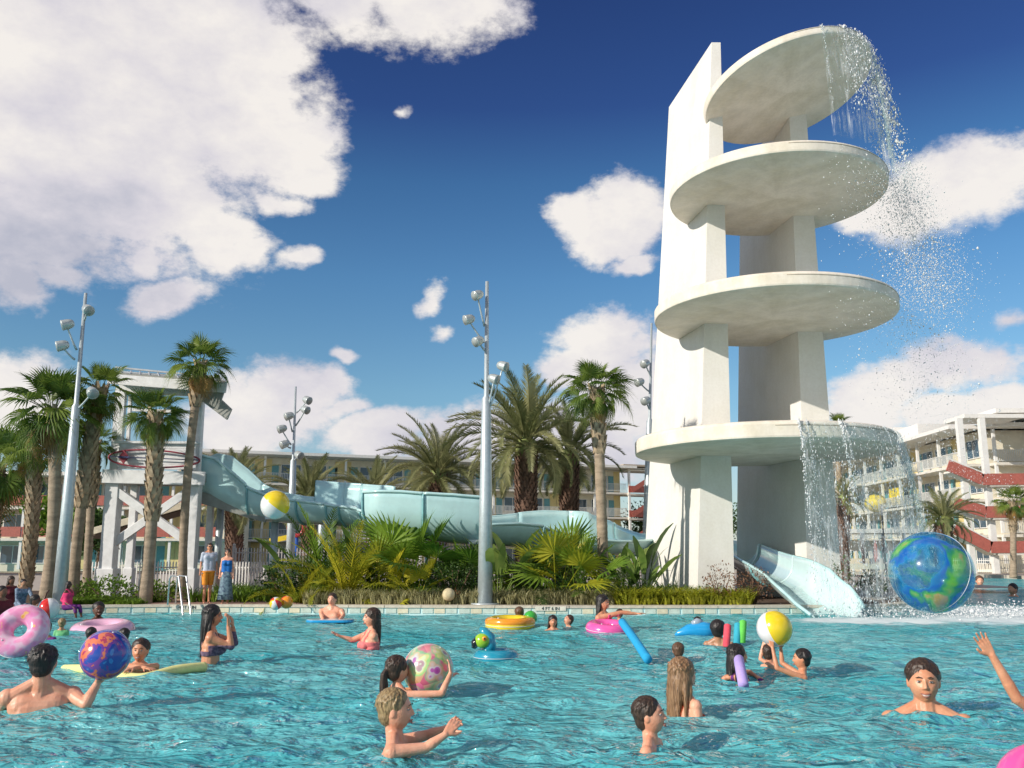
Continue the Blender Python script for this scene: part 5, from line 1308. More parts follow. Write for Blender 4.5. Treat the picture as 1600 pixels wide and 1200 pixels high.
    if face:
        for q in (-1, 1):
            e = MB().sphere((0, 0, 0), (.0115 * s, .0115 * s, .0085 * s), 14, 10, mi=0); e.sphere((0, -.0062 * s, 0), (.0062 * s, .006 * s, .0066 * s), 10, 8, mi=1)
            eo = e.build('eye', [M_eye, M_iris], th); eo.matrix_local = Matrix.Translation(H(q * .031, -.0765, .012)) @ Rh.to_4x4()
            b = MB(); b.tube([H(q * .015, -.0945, .034), H(q * .031, -.092, .0385), H(q * .047, -.080, .032)], [.0026 * s, .0034 * s, .0014 * s], 6); b.build('eyebrow', M_browm, th)
            b = MB(); b.tube([H(q * .019, -.0865, .0165), H(q * .031, -.0875, .0215), H(q * .043, -.079, .0155)], [.0026 * s] * 3, 6); b.build('eyelid', SK[skin], th)
        l = MB(); wl_ = .027 if smile else .021; up = .006 if smile else 0
        l.tube([H(-wl_, -.0865, -.056 + up), H(-.010, -0.0980, -.0525), H(0, -0.0990, -.054), H(.010, -0.0980, -.0525), H(wl_, -.0865, -.056 + up)], [.002 * s, .004 * s, .0042 * s, .004 * s, .002 * s], 6)
        l.tube([H(-wl_, -.0865, -.057 + up), H(-.010, -0.0950, -.066), H(0, -0.0965, -.0675), H(.010, -0.0950, -.066), H(wl_, -.0865, -.057 + up)], [.002 * s, .0042 * s, .005 * s, .0042 * s, .002 * s], 6); l.build('lips', M_lip, th)
        if smile: MB().tube([H(-.020, -.0895, -.0565), H(-.008, -0.0960, -.0595), H(.008, -0.0960, -.0595), H(.020, -.0895, -.0565)], [.0025 * s, .0048 * s, .0048 * s, .0025 * s], 6).build('teeth', M_teeth, th)
    if shades:
        g = MB(); 
        for q in (-1, 1): g.sphere(H(q * .031, -.088, .014), (.026 * s, .010 * s, .018 * s), 12, 8, rot=Rh); g.tube([H(q * .055, -.08, .018), H(q * .082, -.0, .016)], .003 * s, 5)
        g.tube([H(-.012, -.096, .018), H(.012, -.096, .018)], .003 * s, 5); g.build('sunglasses', M_black, th)
    # hair
    st_, hc = hair; hb = MB(); rg = random.Random(seed)
    if st_ != 'bald':
        vol = 1.0 if st_ in ('short', 'crop') else 1.04
        if st_ == 'curly': vol = 1.22
        hb.sphere(H(0, .022, .034), tuple(v * s * vol for v in (.0915, .1005, .0965)), 20, 14, rot=Rh)
        hb.sphere(H(0, .044, -.018), tuple(v * s * vol for v in (.076, .066, .074)), 16, 12, rot=Rh)
        nt_ = 110 if st_ != 'crop' else 0
        for _ in range(nt_):      # tufts
            a = rg.uniform(0, 2 * PI); e_ = rg.uniform(.1, 1.5); d = Vector((math.cos(a) * math.cos(e_), math.sin(a) * math.cos(e_), math.sin(e_)))
            if d.y < -.5 and d.z < .62: continue
            p = Vector((0, .022, .034)) + Vector((d.x * .090, d.y * .099, d.z * .095)) * vol; t = Vector((rg.gauss(0, .4), rg.gauss(.2, .4), -.5)).normalized()
            t = (t - d * t.dot(d) * .85); cap(hb, H(*p), H(*(p + t * .03 + d * .003)), .009 * s, .004 * s, 6)
        if st_ in ('long', 'midlong', 'pony', 'wetlong'):
            Ln = {'long': .44, 'midlong': .26, 'pony': .32, 'wetlong': .34}[st_]
            if st_ == 'pony':
                q0 = Vector((0, .11, .03)); 
                hb.sphere(H(*q0), .022 * s, 8, 6)
                for k in range(7): 
                    o_ = Vector((rg.gauss(0, .010), rg.gauss(0, .008), 0)); hb.tube([H(*q0), H(*(q0 + Vector((0, .035, -.06)) + o_)), H(*(q0 + Vector((0, .030, -.17)) + o_ * 2)), H(*(q0 + Vector((0, .02, -Ln)) + o_ * 2.5))], [.018 * s, .02 * s, .016 * s, .004 * s], 7)
            else:
                for k in range(30):
                    a = math.radians(-22 + 224 * k / 29); x = math.cos(a); y = math.sin(a)
                    L_ = Ln * rg.uniform(.82, 1.08); x0 = x * .080; y0 = .03 + y * .070; sw = rg.gauss(0, .013)
                    hb.tube([H(x0 * .9, y0, .06), H(x0 * 1.04, y0 * 1.08, -.02), H(x0 * .98 + sw, y0 * 1.0 + .012, -.11), H(x0 * .86 + sw * 2, y0 * .75 + .035, -.11 - (L_ - .11) * .5), H(x0 * .78 + sw * 2.5, y0 * .7 + .04, -L_)], [.016 * s, .019 * s, .018 * s, .012 * s, .003 * s], 7)
        hm = voxel(hb, max(vox * .8, .0045 * s), 3, 'hair'); hm.materials.append(HR[hc]); ho = link('hair', hm, th)
        if hpx > 24:           # loose strands that break the outline
            sb = MB(); long_ = st_ in ('long', 'midlong', 'wetlong'); nS = int(260 + 9 * hpx)
            hv = hm.vertices; nvv = len(hv)
            for _ in range(nS):
                v = hv[rg.randrange(nvv)]; p = v.co; n_ = v.normal
                if n_.length < .1: continue
                dn = Rh @ Vector((rg.gauss(0, .25), .25, -1)) if not long_ else Vector((rg.gauss(0, .12), rg.gauss(0, .12), -1))
                t_ = (dn - n_ * dn.dot(n_) * .9).normalized(); L_ = (rg.uniform(.015, .035) if not long_ else rg.uniform(.04, .10)) * s
                t_ = (t_ + n_ * rg.uniform(.02, .30)).normalized(); w_ = t_.cross(n_)
                if w_.length < .01: continue
                w_ = w_.normalized() * rg.uniform(.0010, .0022) * s; a0 = p - n_ * .002 * s; m0 = a0 + t_ * L_ * .5; e0 = a0 + t_ * L_ - n_ * L_ * .12
                sb.add([a0 - w_, a0 + w_, m0 + w_ * .9, e0, m0 - w_ * .9], [(0, 1, 2, 4), (4, 2, 3)])
            so = sb.build('loose_strands', HR[hc], ho); so['kind'] = 'stuff'
    return th, Hc + O, s
# garment regions, in units of body size measured from the base of the neck
def band(z0, z1, xm=.30): return lambda l: z0 < l.z < z1 and abs(l.x) < xm
def bikini(l): return (-.255 < l.z < -.135 and abs(l.x) < .2 and (l.y < .02 or l.z < -.20)) or (-.14 <= l.z < .0 and .05 < abs(l.x) < .075)
def onepiece(l): return (-.66 < l.z < -.13 and abs(l.x) < .19) or (-.14 <= l.z < .02 and .055 < abs(l.x) < .09)
def trunks(l): return -.86 < l.z < -.50 and abs(l.x) < .25
def shirt(l): return -.60 < l.z < .0 and abs(l.x) < .27
def tank(l): return (-.60 < l.z < -.10 and abs(l.x) < .2) or (-.11 <= l.z < .03 and .04 < abs(l.x) < .13)
def cloth(n, c, c2=None, scale=14): return mat(n, c, .7, .3, var=.15, scale=scale, dirt=c2)
M_pink = cloth('hot_pink_cloth', (.75, .05, .18)); M_coral = cloth('coral_swimsuit', (.80, .20, .20)); M_purple = cloth('purple_cloth', (.16, .03, .20)); M_dkprint = cloth('dark_print', (.25, .16, .22), (.02, .02, .06), 28)
M_blue_t = cloth('blue_trunks', (.03, .08, .30)); M_orange_t = cloth('orange_shorts', (.85, .30, .03)); M_ltshirt = cloth('grey_blue_shirt', (.52, .56, .66), scale=6); M_plaid = cloth('blue_plaid_shirt', (.22, .30, .40), (.05, .07, .12), 20); M_redsw = cloth('red_swimwear', (.65, .06, .03), (.35, .10, .02), 30); M_pinkprint = cloth('pink_print', (.85, .12, .35), (.5, .02, .12), 30)
M_maroon = cloth('maroon_cloth', (.14, .02, .03)); M_bluedr = cloth('blue_top', (.02, .16, .50)); M_navyprint = cloth('navy_floral', (.20, .30, .34), (.01, .02, .08), 16)
T_ = ('swim_trunks', M_blue_t, trunks, .012)
g1 = None
person('bare-backed dark-haired man at bottom left holding up the colourful globe ball', (68, 1036), 57, 1108, 172, 'fair', ('short', 'black'), (((134, 1100), (152, 1068, .1), (163, 1050, .1)), ((4, 1102), (-8, 1130))), 1.06, fat=1.08, clothes=(('swim_trunks', mat('black_trunks', (.03, .03, .04)), trunks, .012),), hands=((.15, (0, .2, 1)), (.25, None)), turn=-8)
person('smiling woman resting her folded arms on a yellow foam noodle', (219, 1017), 37, 1050, -14, 'tan', ('short', 'dkbrown'), (((196, 1041, -.05), (228, 1044, -.30)), ((244, 1041, -.05), (208, 1045, -.36))), 1.0, True, clothes=(('swimsuit', M_dkprint, onepiece, .008),), face=True, smile=True, lean=14)
person('woman with long wet black hair raising both hands, facing right', (333, 963), 35, 1036, 82, 'tan', ('long', 'black'), (((361, 1010, -.1), (357, 978, -.1), (357, 960, -.1)), ((367, 1004, .15), (364, 980, .15), (362, 962, .15))), .98, True, clothes=(('bikini', M_dkprint, bikini, .008), ('swim_bottom', M_dkprint, band(-.70, -.50, .25), .008)), face=True, hands=((.5, (-1, 0, 0)), (.5, (-1, 0, 0))))
person('black-haired child just behind the colourful globe ball at its left', (143, 991), 22, 1004, 160, 'brown', ('short', 'black'), bs=.8)
person('black-haired child just behind the colourful globe ball at its right', (193, 993), 23, 1007, 200, 'brown', ('short', 'black'), bs=.8)
person('dark-skinned woman leaning over a pale pink swim ring', (154, 953), 25, 977, 8, 'dark', ('short', 'black'), (((133, 971, -.3), (160, 972, -.6)), ((182, 972, -.3), (203, 982, -.6))), 1.0, True, clothes=(('top', M_maroon, onepiece, .01),), face=True, smile=True, lean=12)
person('dark-haired child in a purple shirt behind the flowered pink ring', (73, 981), 22, 1000, 150, 'brown', ('short', 'black'), bs=.8, clothes=(('shirt', M_purple, shirt, .012),))
person('small child in a pale yellow sun hat beside the flowered pink ring', (97, 974), 16, 992, 170, 'tan', ('short', 'blond'), bs=.72, clothes=(('shirt', mat('green_shirt', (.20, .60, .25)), shirt, .012),))
person('woman in a hot pink top and purple shorts sitting on the pool edge', (108, 914), 24, 958, 55, 'dark', ('midlong', 'black'), ((((96, 938, -.05), (116, 950, -.25))), 'down'), 1.0, True, clothes=(('top', M_pink, tank, .012), ('shorts', M_purple, band(-.80, -.50, .3), .014)), mode='sit', Yx=21.5, fat=1.25, shades=True)
person('man in a blue plaid shirt sitting on the pool edge at far left', (37, 911), 21, 958, 18, 'olive', ('short', 'black'), (((26, 938, -.15), (38, 952, -.5)), ((52, 936, -.15), (46, 952, -.5))), 1.0, clothes=(('shirt', M_plaid, shirt, .014), ('shorts', M_maroon, band(-.85, -.52, .3), .014)), mode='sit', Yx=21.4, lean=16)
person('woman behind the man in the blue plaid shirt at far left', (18, 907), 16, 958, 30, 'brown', ('midlong', 'dkbrown'), bs=.9, fem=True, clothes=(('top', M_maroon, shirt, .012),), mode='sit', Yx=21.9)
person('man with a shaved head and dark shirt at the extreme left edge', (4, 925), 20, 975, 40, 'brown', ('crop', 'black'), bs=1.0, clothes=(('shirt', M_maroon, shirt, .012),), Yx=19.5)
person('child in maroon reaching for the red and white ball', (56, 939), 20, 966, 60, 'dark', ('short', 'black'), (((66, 942), (72, 930)), None), .8, clothes=(('shirt', M_maroon, shirt, .012),), Yx=20.6)
person('bare-chested man leaning on a blue bodyboard by the pool wall', (519, 937), 21, 971, -20, 'fair', ('crop', 'dkbrown'), (((502, 960, -.1), (505, 969, -.4)), ((537, 961, -.1), (530, 969, -.4))), 1.05, fat=1.1, clothes=(T_,), face=True)
person('girl in a coral pink swimsuit stretching one arm to the left', (580, 966), 31, 1013, -72, 'fair', ('wetlong', 'dkbrown'), (((550, 1000, .1), (534, 995, .05), (518, 988, 0)), ((588, 1008, -.1), (570, 1022, -.2))), .92, True, clothes=(('swimsuit', M_coral, onepiece, .008),), face=True, hands=((.1, (0, -.3, 1)), (.25, None)))
person('girl with wet dark hair hugging the big flowered beach ball', (622, 1047), 43, 1090, 118, 'fair', ('pony', 'dkbrown'), (((690, 1084, -.10), (704, 1052, -.02), (702, 1030, .05)), ((672, 1080, .35), (700, 1060, .5))), .86, True, clothes=(('swimsuit', M_dkprint, onepiece, .008),), hands=((.2, (-1, .2, 0)), (.3, None)))
person('blond boy in profile at bottom centre clasping his raised hands', (619, 1110), 65, 1180, 80, 'fair', ('short', 'blond'), (((666, 1168, -.12), (696, 1148, -.10), (712, 1128, -.05)), ((668, 1148, .22), (700, 1138, .15), (722, 1122, .1))), .86, clothes=(T_,), face=True, hands=((.55, (.3, .8, .2)), (.6, (.2, -.8, .2))))
person('dark-haired child inside the orange swim ring', (812, 958), 20, 977, 165, 'tan', ('short', 'brown'), bs=.8)
person('child with wet dark hair and face to the camera near the pool wall', (864, 971), 19, 984, 8, 'tan', ('midlong', 'black'), bs=.8, face=True)
person('swimmer with head tilted back looking left near the wall', (888, 969), 18, 981, -55, 'fair', ('short', 'dkbrown'), bs=.85, face=True, pitch=25)
person('woman in a pink bikini with long black hair stretching an arm to the right', (943, 942), 25, 985, 55, 'tan', ('long', 'black'), (((972, 957, -.1), (994, 959, -.1), (1012, 957, -.1)), ((946, 975, -.2), (960, 980, -.3))), .98, True, clothes=(('bikini', M_pinkprint, bikini, .01),), face=True)
person('small child held in front of the woman in the pink bikini', (967, 959), 15, 978, -60, 'tan', ('short', 'dkbrown'), bs=.72, Yx=18.2)
person('black-haired swimmer behind the bright blue float', (1090, 972), 17, 985, 175, 'olive', ('short', 'black'), bs=.9)
person('person with thick curly black hair seen from behind next to the blue float', (1122, 984), 27, 1003, 172, 'olive', ('curly', 'black'), bs=.95, Yx=14.6)
person('child with wet brown hair seen from behind above the long-haired girl', (1060, 1017), 26, 1036, 178, 'fair', ('short', 'brown'), bs=.8)
person('girl with long light brown hair and red bikini straps, turned away', (1068, 1055), 52, 1116, 128, 'fair', ('long', 'ltbrown'), (None, None), .86, True, clothes=(('bikini', M_redsw, bikini, .010),), face=True)
person('dark-haired boy in profile with blue trunks at bottom right of centre', (1016, 1119), 58, 1172, 78, 'fair', ('short', 'dkbrown'), (None, None), .84, clothes=(T_,), face=True, pitch=6)
person('girl with long wet black hair and a lilac noodle over her shoulder', (1153, 1025), 36, 1062, 112, 'tan', ('wetlong', 'black'), (((1136, 1058), (1126, 1064)), ((1170, 1050, .3), (1180, 1056, .2))), .84, True, clothes=(('swimsuit', M_purple, onepiece, .008),), face=True)
person('child half hidden under the raised yellow and white ball', (1203, 1021), 27, 1046, 140, 'fair', ('short', 'dkbrown'), (((1188, 1030), (1192, 1008), (1196, 998)), None), .8)
person('dark-haired boy on the right throwing the yellow and white ball', (1252, 1030), 32, 1058, -82, 'tan', ('short', 'black'), (((1222, 1036, .25), (1220, 1012, .25), (1220, 1000, .2)), ((1214, 1044, -.15), (1207, 1012, -.1), (1203, 990, -.05))), .84, face=True, clothes=(T_,), hands=((.2, (0, 1, 0)), (.2, (0, 1, 0))))
person('smiling bare-chested man with short dark hair facing the camera at right', (1443, 1066), 69, 1117, 6, 'tan', ('short', 'dkbrown'), (((1398, 1130, -.05), (1372, 1160, -.2)), ((1490, 1130, -.05), (1516, 1160, -.2))), 1.0, clothes=(T_,), face=True, smile=True, fat=1.05)
person('woman in a hot pink top at the right edge with one arm stretched up', (1668, 1075), 62, 1170, -50, 'tan', ('midlong', 'ltbrown'), (((1589, 1092, .1), (1550, 1024, .1), (1532, 996, .1)), None), 1.0, True, clothes=(('top', M_pink, tank, .012),), hands=((.12, (0, -1, 0)), (.25, None)), fat=1.1)
person('far swimmer close to the right edge of the flying globe ball', (1531, 908), 17, 919, 10, 'fair', ('short', 'brown'), bs=.95)
person('farther swimmer with dark hair near the right edge', (1582, 921), 19, 932, -30, 'tan', ('short', 'black'), bs=.95)
# the standing couple
th, hc_, s_ = person('man in a pale shirt and orange shorts standing on the pool deck', (328, 855), 20, 945, 8, 'tan', ('short', 'dkbrown'), ('down', 'down'), 1.0, mode='stand', Yx=23.5, shades=True, legs=((0, -.06, .02), (0, .04, .10)), fat=1.0,
    clothes=(('shirt', M_ltshirt, lambda l: -.68 < l.z < .0 and (abs(l.x) < .205 or l.z > -.27), .020), ('shorts', M_orange_t, lambda l: -.98 < l.z < -.55 and (abs(l.x) < .19 ), .028)))
th2, hc2, s2_ = person('woman in a blue top and long floral skirt standing beside the man', (356, 863), 19, 945, -6, 'fair', ('pony', 'dkbrown'), ('down', 'down'), 1.0, True, mode='stand', Yx=23.3, shades=True, legs=((0, -.03, .02), (0, .03, .05)),
    clothes=(('blue_top', M_bluedr, lambda l: -.50 < l.z < -.09 and abs(l.x) < .17, .012),))
O2 = Vector(th2.location); cn = hc2 - O2 - Vector((0, 0, .176 * s2_)); mb = MB(); n_ = 28; vs = []
for j, (z, r_) in enumerate(((-.46, .125), (-.60, .165), (-.85, .185), (-1.1, .21), (-1.38, .25))):
    for k in range(n_):
        a = 2 * PI * k / n_; rr_ = r_ * (1 + .07 * (j / 4) * math.sin(a * 7 + j * .3)); vs.append(cn + Vector((math.cos(a) * rr_, math.sin(a) * rr_ * .85, z)) * s2_)
mb.add(vs, [(j * n_ + k, j * n_ + (k + 1) % n_, (j + 1) * n_ + (k + 1) % n_, (j + 1) * n_ + k) for j in range(4) for k in range(n_)], 0, True); sk = mb.build('long_skirt', M_navyprint, th2); sk.modifiers.new('s', 'SOLIDIFY').thickness = .008
# ================================================================ TOYS
def plastic(n, c, rough=.22, alpha=0, var=.04): return mat(n, c, rough, .5, var=var, coat=.5)
P_white = plastic('toy_white', (.80, .80, .80)); P_yel = plastic('toy_yellow', (.85, .62, .02)); P_blue = plastic('toy_blue', (.02, .12, .50)); P_red = plastic('toy_red', (.75, .03, .02)); P_org = plastic('toy_orange', (.90, .32, .02)); P_sky = plastic('toy_sky', (.02, .35, .72)); P_lim = plastic('toy_lime', (.35, .60, .03)); P_lil = plastic('toy_lilac', (.50, .38, .75)); P_pnk = plastic('toy_pink', (.90, .12, .42)); P_pale = plastic('toy_pale_pink', (.88, .50, .66))
def beachball(px, py, r, Y, cols, lab, rot=(0, 0, 0), grp='striped beach balls'):
    R = r / 1400 * Y / (CP) ; c = at(px, py, Y); th = thing('beach_ball', lab, 'beach ball', c, 0, grp)
    q = Matrix.Rotation(rot[2], 4, 'Z') @ Matrix.Rotation(rot[0], 4, 'X') @ Matrix.Rotation(rot[1], 4, 'Y')
    n = len(cols)
    for k in range(n):
        vs = []; nu, nv = 6, 16; g = .012
        for j in range(nv + 1):
            t = .10 + (PI - .20) * j / nv
            for i in range(nu + 1):
                a = 2 * PI * (k + i / nu) / n; rr_ = R * (1 - (.012 if i in (0, nu) else 0)); vs.append((rr_ * math.sin(t) * math.cos(a), rr_ * math.sin(t) * math.sin(a), rr_ * math.cos(t)))
        fs = [(j * (nu + 1) + i, (j + 1) * (nu + 1) + i, (j + 1) * (nu + 1) + i + 1, j * (nu + 1) + i + 1) for j in range(nv) for i in range(nu)]
        o = MB().add(vs, fs, 0, True).build('panel', cols[k], th); o.matrix_local = q
    for s in (-1, 1):
        o = MB().sphere((0, 0, s * R * .955), (R * .155, R * .155, R * .04), 16, 8).build('cap', P_white, th); o.matrix_local = q
    return th
def ballmat(name, stops, scale, vor=False, clear=0, warp=.6, huemix=.3):
    m = bpy.data.materials.new(name); m.use_nodes = True; nt = m.node_tree; N = nt.nodes.new; L = nt.links.new; b = nt.nodes['Principled BSDF']; out = nt.nodes['Material Output']
    tc = N('ShaderNodeTexCoord')
    if vor:
        v = N('ShaderNodeTexVoronoi'); v.inputs['Scale'].default_value = scale; L(tc.outputs['Object'], v.inputs['Vector'])
        n = N('ShaderNodeTexNoise'); n.inputs['Scale'].default_value = scale * .9; L(tc.outputs['Object'], n.inputs['Vector'])
        # petals: distance from each cell centre rippled by a finer cell pattern
        w = N('ShaderNodeTexVoronoi'); w.inputs['Scale'].default_value = scale * 2.4; L(tc.outputs['Object'], w.inputs['Vector'])
        a = N('ShaderNodeMath'); a.operation = 'MULTIPLY_ADD'; L(w.outputs['Distance'], a.inputs[0]); a.inputs[1].default_value = .55; L(v.outputs['Distance'], a.inputs[2]); src = a.outputs[0]
        hue = N('ShaderNodeMix'); hue.data_type = 'RGBA'; hue.blend_type = 'MIX'; hue.inputs[0].default_value = huemix; L(v.outputs['Color'], hue.inputs[7])
    else:
        n = N('ShaderNodeTexNoise'); n.inputs['Scale'].default_value = scale; n.inputs['Detail'].default_value = 3; n.inputs['Distortion'].default_value = warp; L(tc.outputs['Object'], n.inputs['Vector']); src = n.outputs['Fac']
    r = N('ShaderNodeValToRGB'); r.color_ramp.interpolation = 'CONSTANT' if not (vor or clear) else 'EASE'; L(src, r.inputs[0]); e = r.color_ramp.elements
    e[0].position = stops[0][0]; e[0].color = (*stops[0][1], 1); e[1].position = stops[1][0]; e[1].color = (*stops[1][1], 1)
    for p, c in stops[2:]: x = e.new(p); x.color = (*c, 1)
    col = r.outputs[0]
    if vor: L(r.outputs[0], hue.inputs[6]); col = hue.outputs[2]
    L(col, b.inputs['Base Color']); b.inputs['Roughness'].default_value = .2; b.inputs['Coat Weight'].default_value = .5
    if clear:
        tr = N('ShaderNodeBsdfTransparent'); tr.inputs[0].default_value = (.78, .93, .96, 1); mx = N('ShaderNodeMixShader')
        mr = N('ShaderNodeMapRange'); L(src, mr.inputs[0]); mr.inputs[1].default_value = clear - .03; mr.inputs[2].default_value = clear + .03; mr.inputs[3].default_value = .20; mr.inputs[4].default_value = .74
        L(mr.outputs[0], mx.inputs[0]); L(tr.outputs[0], mx.inputs[1]); L(b.outputs[0], mx.inputs[2]); L(mx.outputs[0], out.inputs[0])
    return m
def ball(px, py, r, Y, m, lab, name='beach_ball', seam=True, rot=(0, 0, 0), cat='beach ball'):
    R = r / 1400 * Y / CP; c = at(px, py, Y); th = thing(name, lab, cat, c)
    o = MB().sphere((0, 0, 0), R, 40, 28).build('skin', m, th, rot=rot)
    if seam:
        for k in range(3):
            MB().torus((0, 0, 0), R * 1.001, R * .008, 64, 5, rot=Matrix.Rotation(PI / 2, 3, 'X') @ Matrix.Rotation(PI * k / 3, 3, 'Z')).build('seam', mat('seam_clear', (.6, .65, .7), .2), th, rot=rot)
        v = MB().tube([(0, 0, R * .99), (0, 0, R * 1.02)], [R * .05, R * .035], 10).build('valve', P_white, th, rot=rot)
    return th, c, R
gm = ballmat('globe_print', [(0, (.45, .05, .12)), (.36, (.75, .20, .10)), (.43, (.20, .06, .35)), (.50, (.03, .08, .42)), (.60, (.04, .22, .62)), (.70, (.60, .62, .05))], 5.0)
ball(165, 1023, 36, wY(1108) + .12, gm, 'blue and red globe-print ball held up by the man at bottom left', rot=(.4, .2, .5))
fm = ballmat('flower_print', [(0, (.85, .75, .80)), (.20, (.80, .70, .78)), (.26, (.48, .03, .32)), (.44, (.62, .12, .45)), (.50, (.85, .80, .72)), (.66, (.85, .62, .30)), (.78, (.35, .62, .25)), (.95, (.85, .20, .22))], 4.8, vor=True)
Yf = wY(1090) + .22
ball(669, 1046, 37, Yf, fm, 'big clear and flower-print ball hugged by the girl', rot=(.2, .5, .1))
em_ = ballmat('clear_globe_print', [(0, (.30, .52, .62)), (.46, (.02, .30, .58)), (.55, (.01, .13, .50)), (.60, (.03, .30, .12)), (.64, (.14, .50, .05)), (.70, (.60, .40, .08))], 2.4, clear=.48)
ball(1455, 894, 60, 9.0, em_, 'large translucent globe ball flying over the water at right', rot=(.3, .1, 2.2))
beachball(430, 789, 22, 21.0, [P_yel, P_yel, P_white, P_blue, P_white, P_white], 'yellow, white and blue ball in the air before the slide', (.9, .0, -1.6))
beachball(76, 951, 15.5, 20.0, [P_red, P_white, P_white, P_red, P_white, P_white], 'red and white beach ball before the people sitting at left', (.2, .1, -2.1))
beachball(1210, 982, 26, wY(1058) + .05, [P_yel, P_yel, P_white, P_white, P_white, P_white], 'yellow and white ball held up by two boys at right', (.35, .3, -2.2))
beachball(431, 943, 9.5, 21.5, [P_yel, P_white, P_red, P_yel, P_white, P_red], 'small white, red and yellow ball floating by the pool wall', (.9, 0, 0))
beachball(448, 941, 9.5, 21.7, [P_org, P_org, P_red, P_org, P_org, P_org], 'small orange ball floating right of the striped one by the wall', (.3, 0, .6))
ball(701, 929, 9.5, 22.9, mat('sandstone_ball', (.62, .52, .32), .7, var=.2), 'pale tan ball lying in the grass left of the lamp post', seam=False, rot=(0, 0, 0))
bush(712, 23.15, .35, .34, leafmat('coral_flower', (.40, .12, .06), (.65, .28, .14)), 'small salmon-coloured bush beside the tan ball', 77, .05, 160)
# rings
def ringthing(px, py, wpx, hpx_, Y, m, lab, tilt=0, name='swim_ring', yaw=0, extra=None, fat=.30, grp='swim rings'):
    R = wpx / 2 / 1400 * Y; c = at(px, py, Y); th = thing(name, lab, 'swim ring', c, 0, grp); r = R * fat / (1 + fat); R0 = R - r
    rot = Matrix.Rotation(yaw, 3, 'Z') @ Matrix.Rotation(tilt, 3, 'X'); MB().torus((0, 0, 0), R0, r, 56, 18, rot=rot).build('tube', m, th)
    MB().torus((0, 0, 0), R, r * .04, 56, 5, rot=rot).build('seam', P_white, th)
    vp = rot @ Vector((R0 * math.cos(4), R0 * math.sin(4), r)); MB().sphere(vp, R * .03, 8, 6).build('valve', P_white, th); return th, c, R0, r, rot
hib = ballmat('hibiscus_print', [(0, (.80, .08, .02)), (.22, (.90, .30, .03)), (.38, (.92, .52, .22)), (.46, (.85, .22, .45)), (.75, (.88, .32, .55)), (.95, (.85, .52, .68))], 5.2, vor=True, huemix=.05)
ringthing(32, 986, 82, 78, 12.6, hib, 'big pink swim ring with orange flowers tilted upright at far left', tilt=1.15, yaw=.15, fat=.62)
ringthing(160, 986, 92, 20, wY(984), P_pale, 'pale pink swim ring under the leaning dark-skinned woman', tilt=.10, fat=.42)
t_, c_, R0, r_, rt = ringthing(797, 975, 76, 20, wY(980), P_yel, 'orange and yellow swim ring near the pool wall', tilt=.05, fat=.40)
MB().torus((0, 0, r_ * .30), R0 + r_ * .42, r_ * .62, 48, 10).build('orange_band', P_org, t_)
ball(829, 965, 10, wY(978), plastic('toy_green', (.05, .42, .05)), 'small green ball beside the orange ring', seam=False)
ringthing(950, 982, 68, 16, wY(988), P_pnk, 'bright pink swim ring round the woman in the pink bikini', tilt=.12, yaw=.2, fat=.42)
ringthing(1668, 1240, 190, 60, wY(1235), P_pnk, 'hot pink swim ring cut off by the bottom right corner', tilt=.5, yaw=-.3, fat=.5)
# parrot float
Yp = wY(1030); th, c, R0, r_, rt = ringthing(775, 1026, 68, 20, Yp, plastic('toy_teal', (.02, .30, .44)), 'blue and lime toucan-shaped swim ring floating alone in mid pool', tilt=0, name='animal_swim_ring', fat=.48)
P_tea = plastic('toy_teal', (.02, .30, .44))
MB().torus((0, 0, -r_ * .55), R0 + r_ * .12, r_ * .78, 48, 10, sz=.7).build('lime_base', P_lim, th)
def AP(px, py, d=0): return at(px, py, Yp + d) - c
nk = MB(); nk.tube([AP(762, 1024), AP(766, 1008), AP(764, 996), AP(756, 986), AP(750, 981)], [.075, .085, .085, .06, .02], 14); nk.build('neck', P_tea, th)
MB().sphere(AP(754, 1001, -.03), (.115, .10, .10), 18, 12).build('head', P_lim, th); MB().sphere(AP(757, 998, -.12), (.035, .02, .035), 10, 8).build('eye_patch', P_org, th); MB().sphere(AP(757, 998, -.138), (.014, .01, .014), 8, 6).build('pupil', M_black, th)
MB().tube([AP(748, 1001, -.03), AP(742, 1006, -.03), AP(740, 1013, -.03)], [.07, .06, .03], 12).build('beak', plastic('beak_black', (.012, .012, .014)), th)
# noodles and boards
def noodle(pts, rpx, m, lab, grp='foam noodles'):
    P_ = [at(a, b, y) for a, b, y in pts]; R = rpx / 1400 * pts[0][2]; o0 = P_[0]
    # smooth
    out = []
    for i in range(len(P_) - 1):
        a, b, c_, d = P_[max(i - 1, 0)], P_[i], P_[i + 1], P_[min(i + 2, len(P_) - 1)]
        for k in range(8):
            t = k / 8; out.append(.5 * ((2 * b) + (c_ - a) * t + (2 * a - 5 * b + 4 * c_ - d) * t * t + (3 * b - 3 * c_ + d - a) * t ** 3))
    out.append(P_[-1]); mb = MB().tube([p - o0 for p in out], R, 16)
    e = out[-1] - o0; dd = (out[-1] - out[-2]).normalized(); 
    o = mb.build('foam_noodle', m, None, o0); tag(o, lab, 'foam noodle', grp)
def foam(n, c): return mat(n, c, .8, .2, var=.06, scale=30, bump=.15, bscale=120)
Yn = wY(1050)
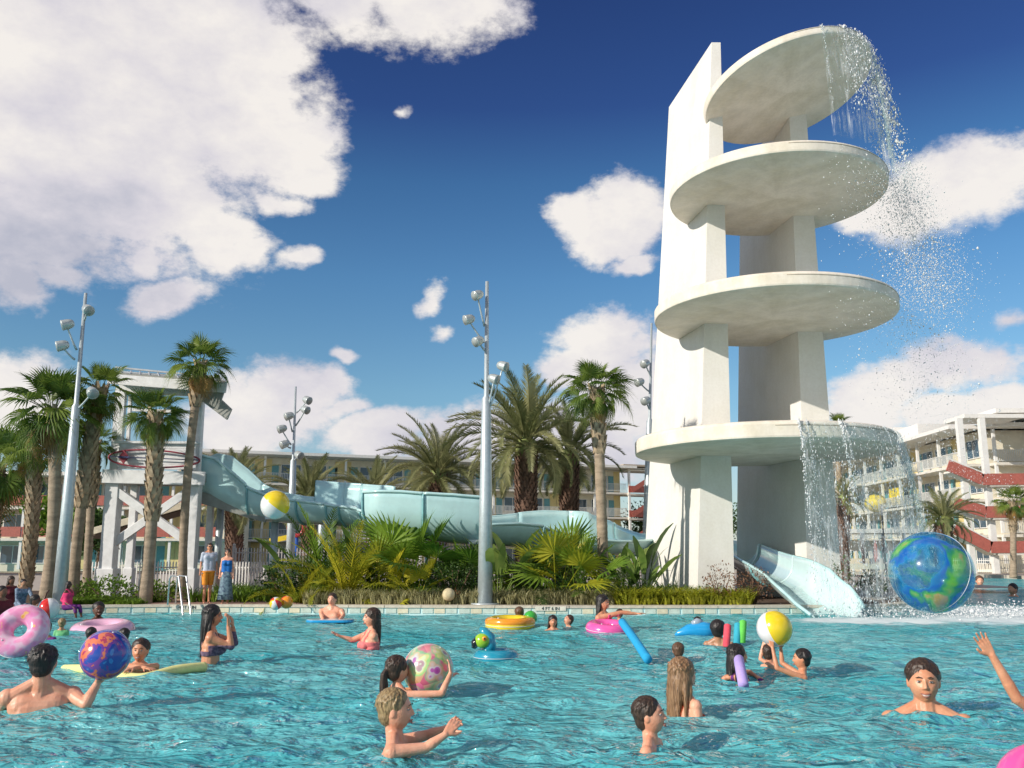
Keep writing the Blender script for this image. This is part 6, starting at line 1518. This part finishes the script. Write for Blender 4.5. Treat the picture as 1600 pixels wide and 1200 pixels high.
noodle([(101, 1046, Yn + .2), (150, 1047, Yn - .15), (215, 1060, Yn - .50), (275, 1047, Yn - .2), (320, 1042, Yn + .1)], 7, foam('foam_yellow', (.86, .82, .34)), 'pale yellow foam noodle under the smiling woman')
noodle([(972, 972, 13.8), (992, 1000, 12.8), (1012, 1030, 11.9)], 6, foam('foam_blue', (.03, .38, .70)), 'blue foam noodle slanting into the water right of the pink ring')
noodle([(1152, 1015, 11.2), (1156, 1040, 10.2), (1162, 1072, 9.9)], 7, foam('foam_lilac', (.50, .38, .78)), 'lilac foam noodle over the shoulder of the black-haired girl')
for k, (px, py, c_, nm) in enumerate(((1137, 978, (.85, .10, .14), 'red'), (1153, 976, (.05, .42, .55), 'teal'), (1161, 972, (.15, .62, .10), 'green'))):
    noodle([(px, py, 14.2), (px - 1, py + 15, 14.1), (px - 2, py + 32, 14.1)], 5.5, foam('foam_' + nm, c_), ('short red foam noodle standing in the water beside the curly-haired swimmer', 'short teal foam noodle between the red and green ones', 'short green foam noodle, rightmost of the upright three')[k])
th = thing('bodyboard', 'pale blue bodyboard under the man by the pool wall', 'bodyboard', at(516, 972, wY(973)))
mb = MB(); pts = []
for k in range(24):
    a = 2 * PI * k / 24; pts.append((.50 * math.copysign(abs(math.cos(a)) ** .6, math.cos(a)), .26 * math.copysign(abs(math.sin(a)) ** .6, math.sin(a))))
MB().prism(pts, 0, .05).build('deck', P_sky, th, bevel=.015); MB().prism([(x * .98, y * .98) for x, y in pts], .052, .062).build('top_skin', plastic('toy_pale_blue', (.45, .68, .80)), th)
th = thing('inflatable_float', 'bright blue pointed inflatable float beside the black-haired swimmer', 'float', at(1086, 990, wY(994)))
MB().tube([(-.36, 0, -.02), (-.30, 0, 0), (-.12, 0, .05), (.15, 0, .07), (.30, 0, .06), (.36, 0, .05)], [.01, .05, .11, .14, .12, .02], 16).build('hull', P_sky, th); MB().tube([(-.05, 0, .16), (.05, 0, .20), (.14, 0, .20)], [.05, .07, .04], 12).build('backrest', plastic('toy_grey', (.35, .42, .5)), th)
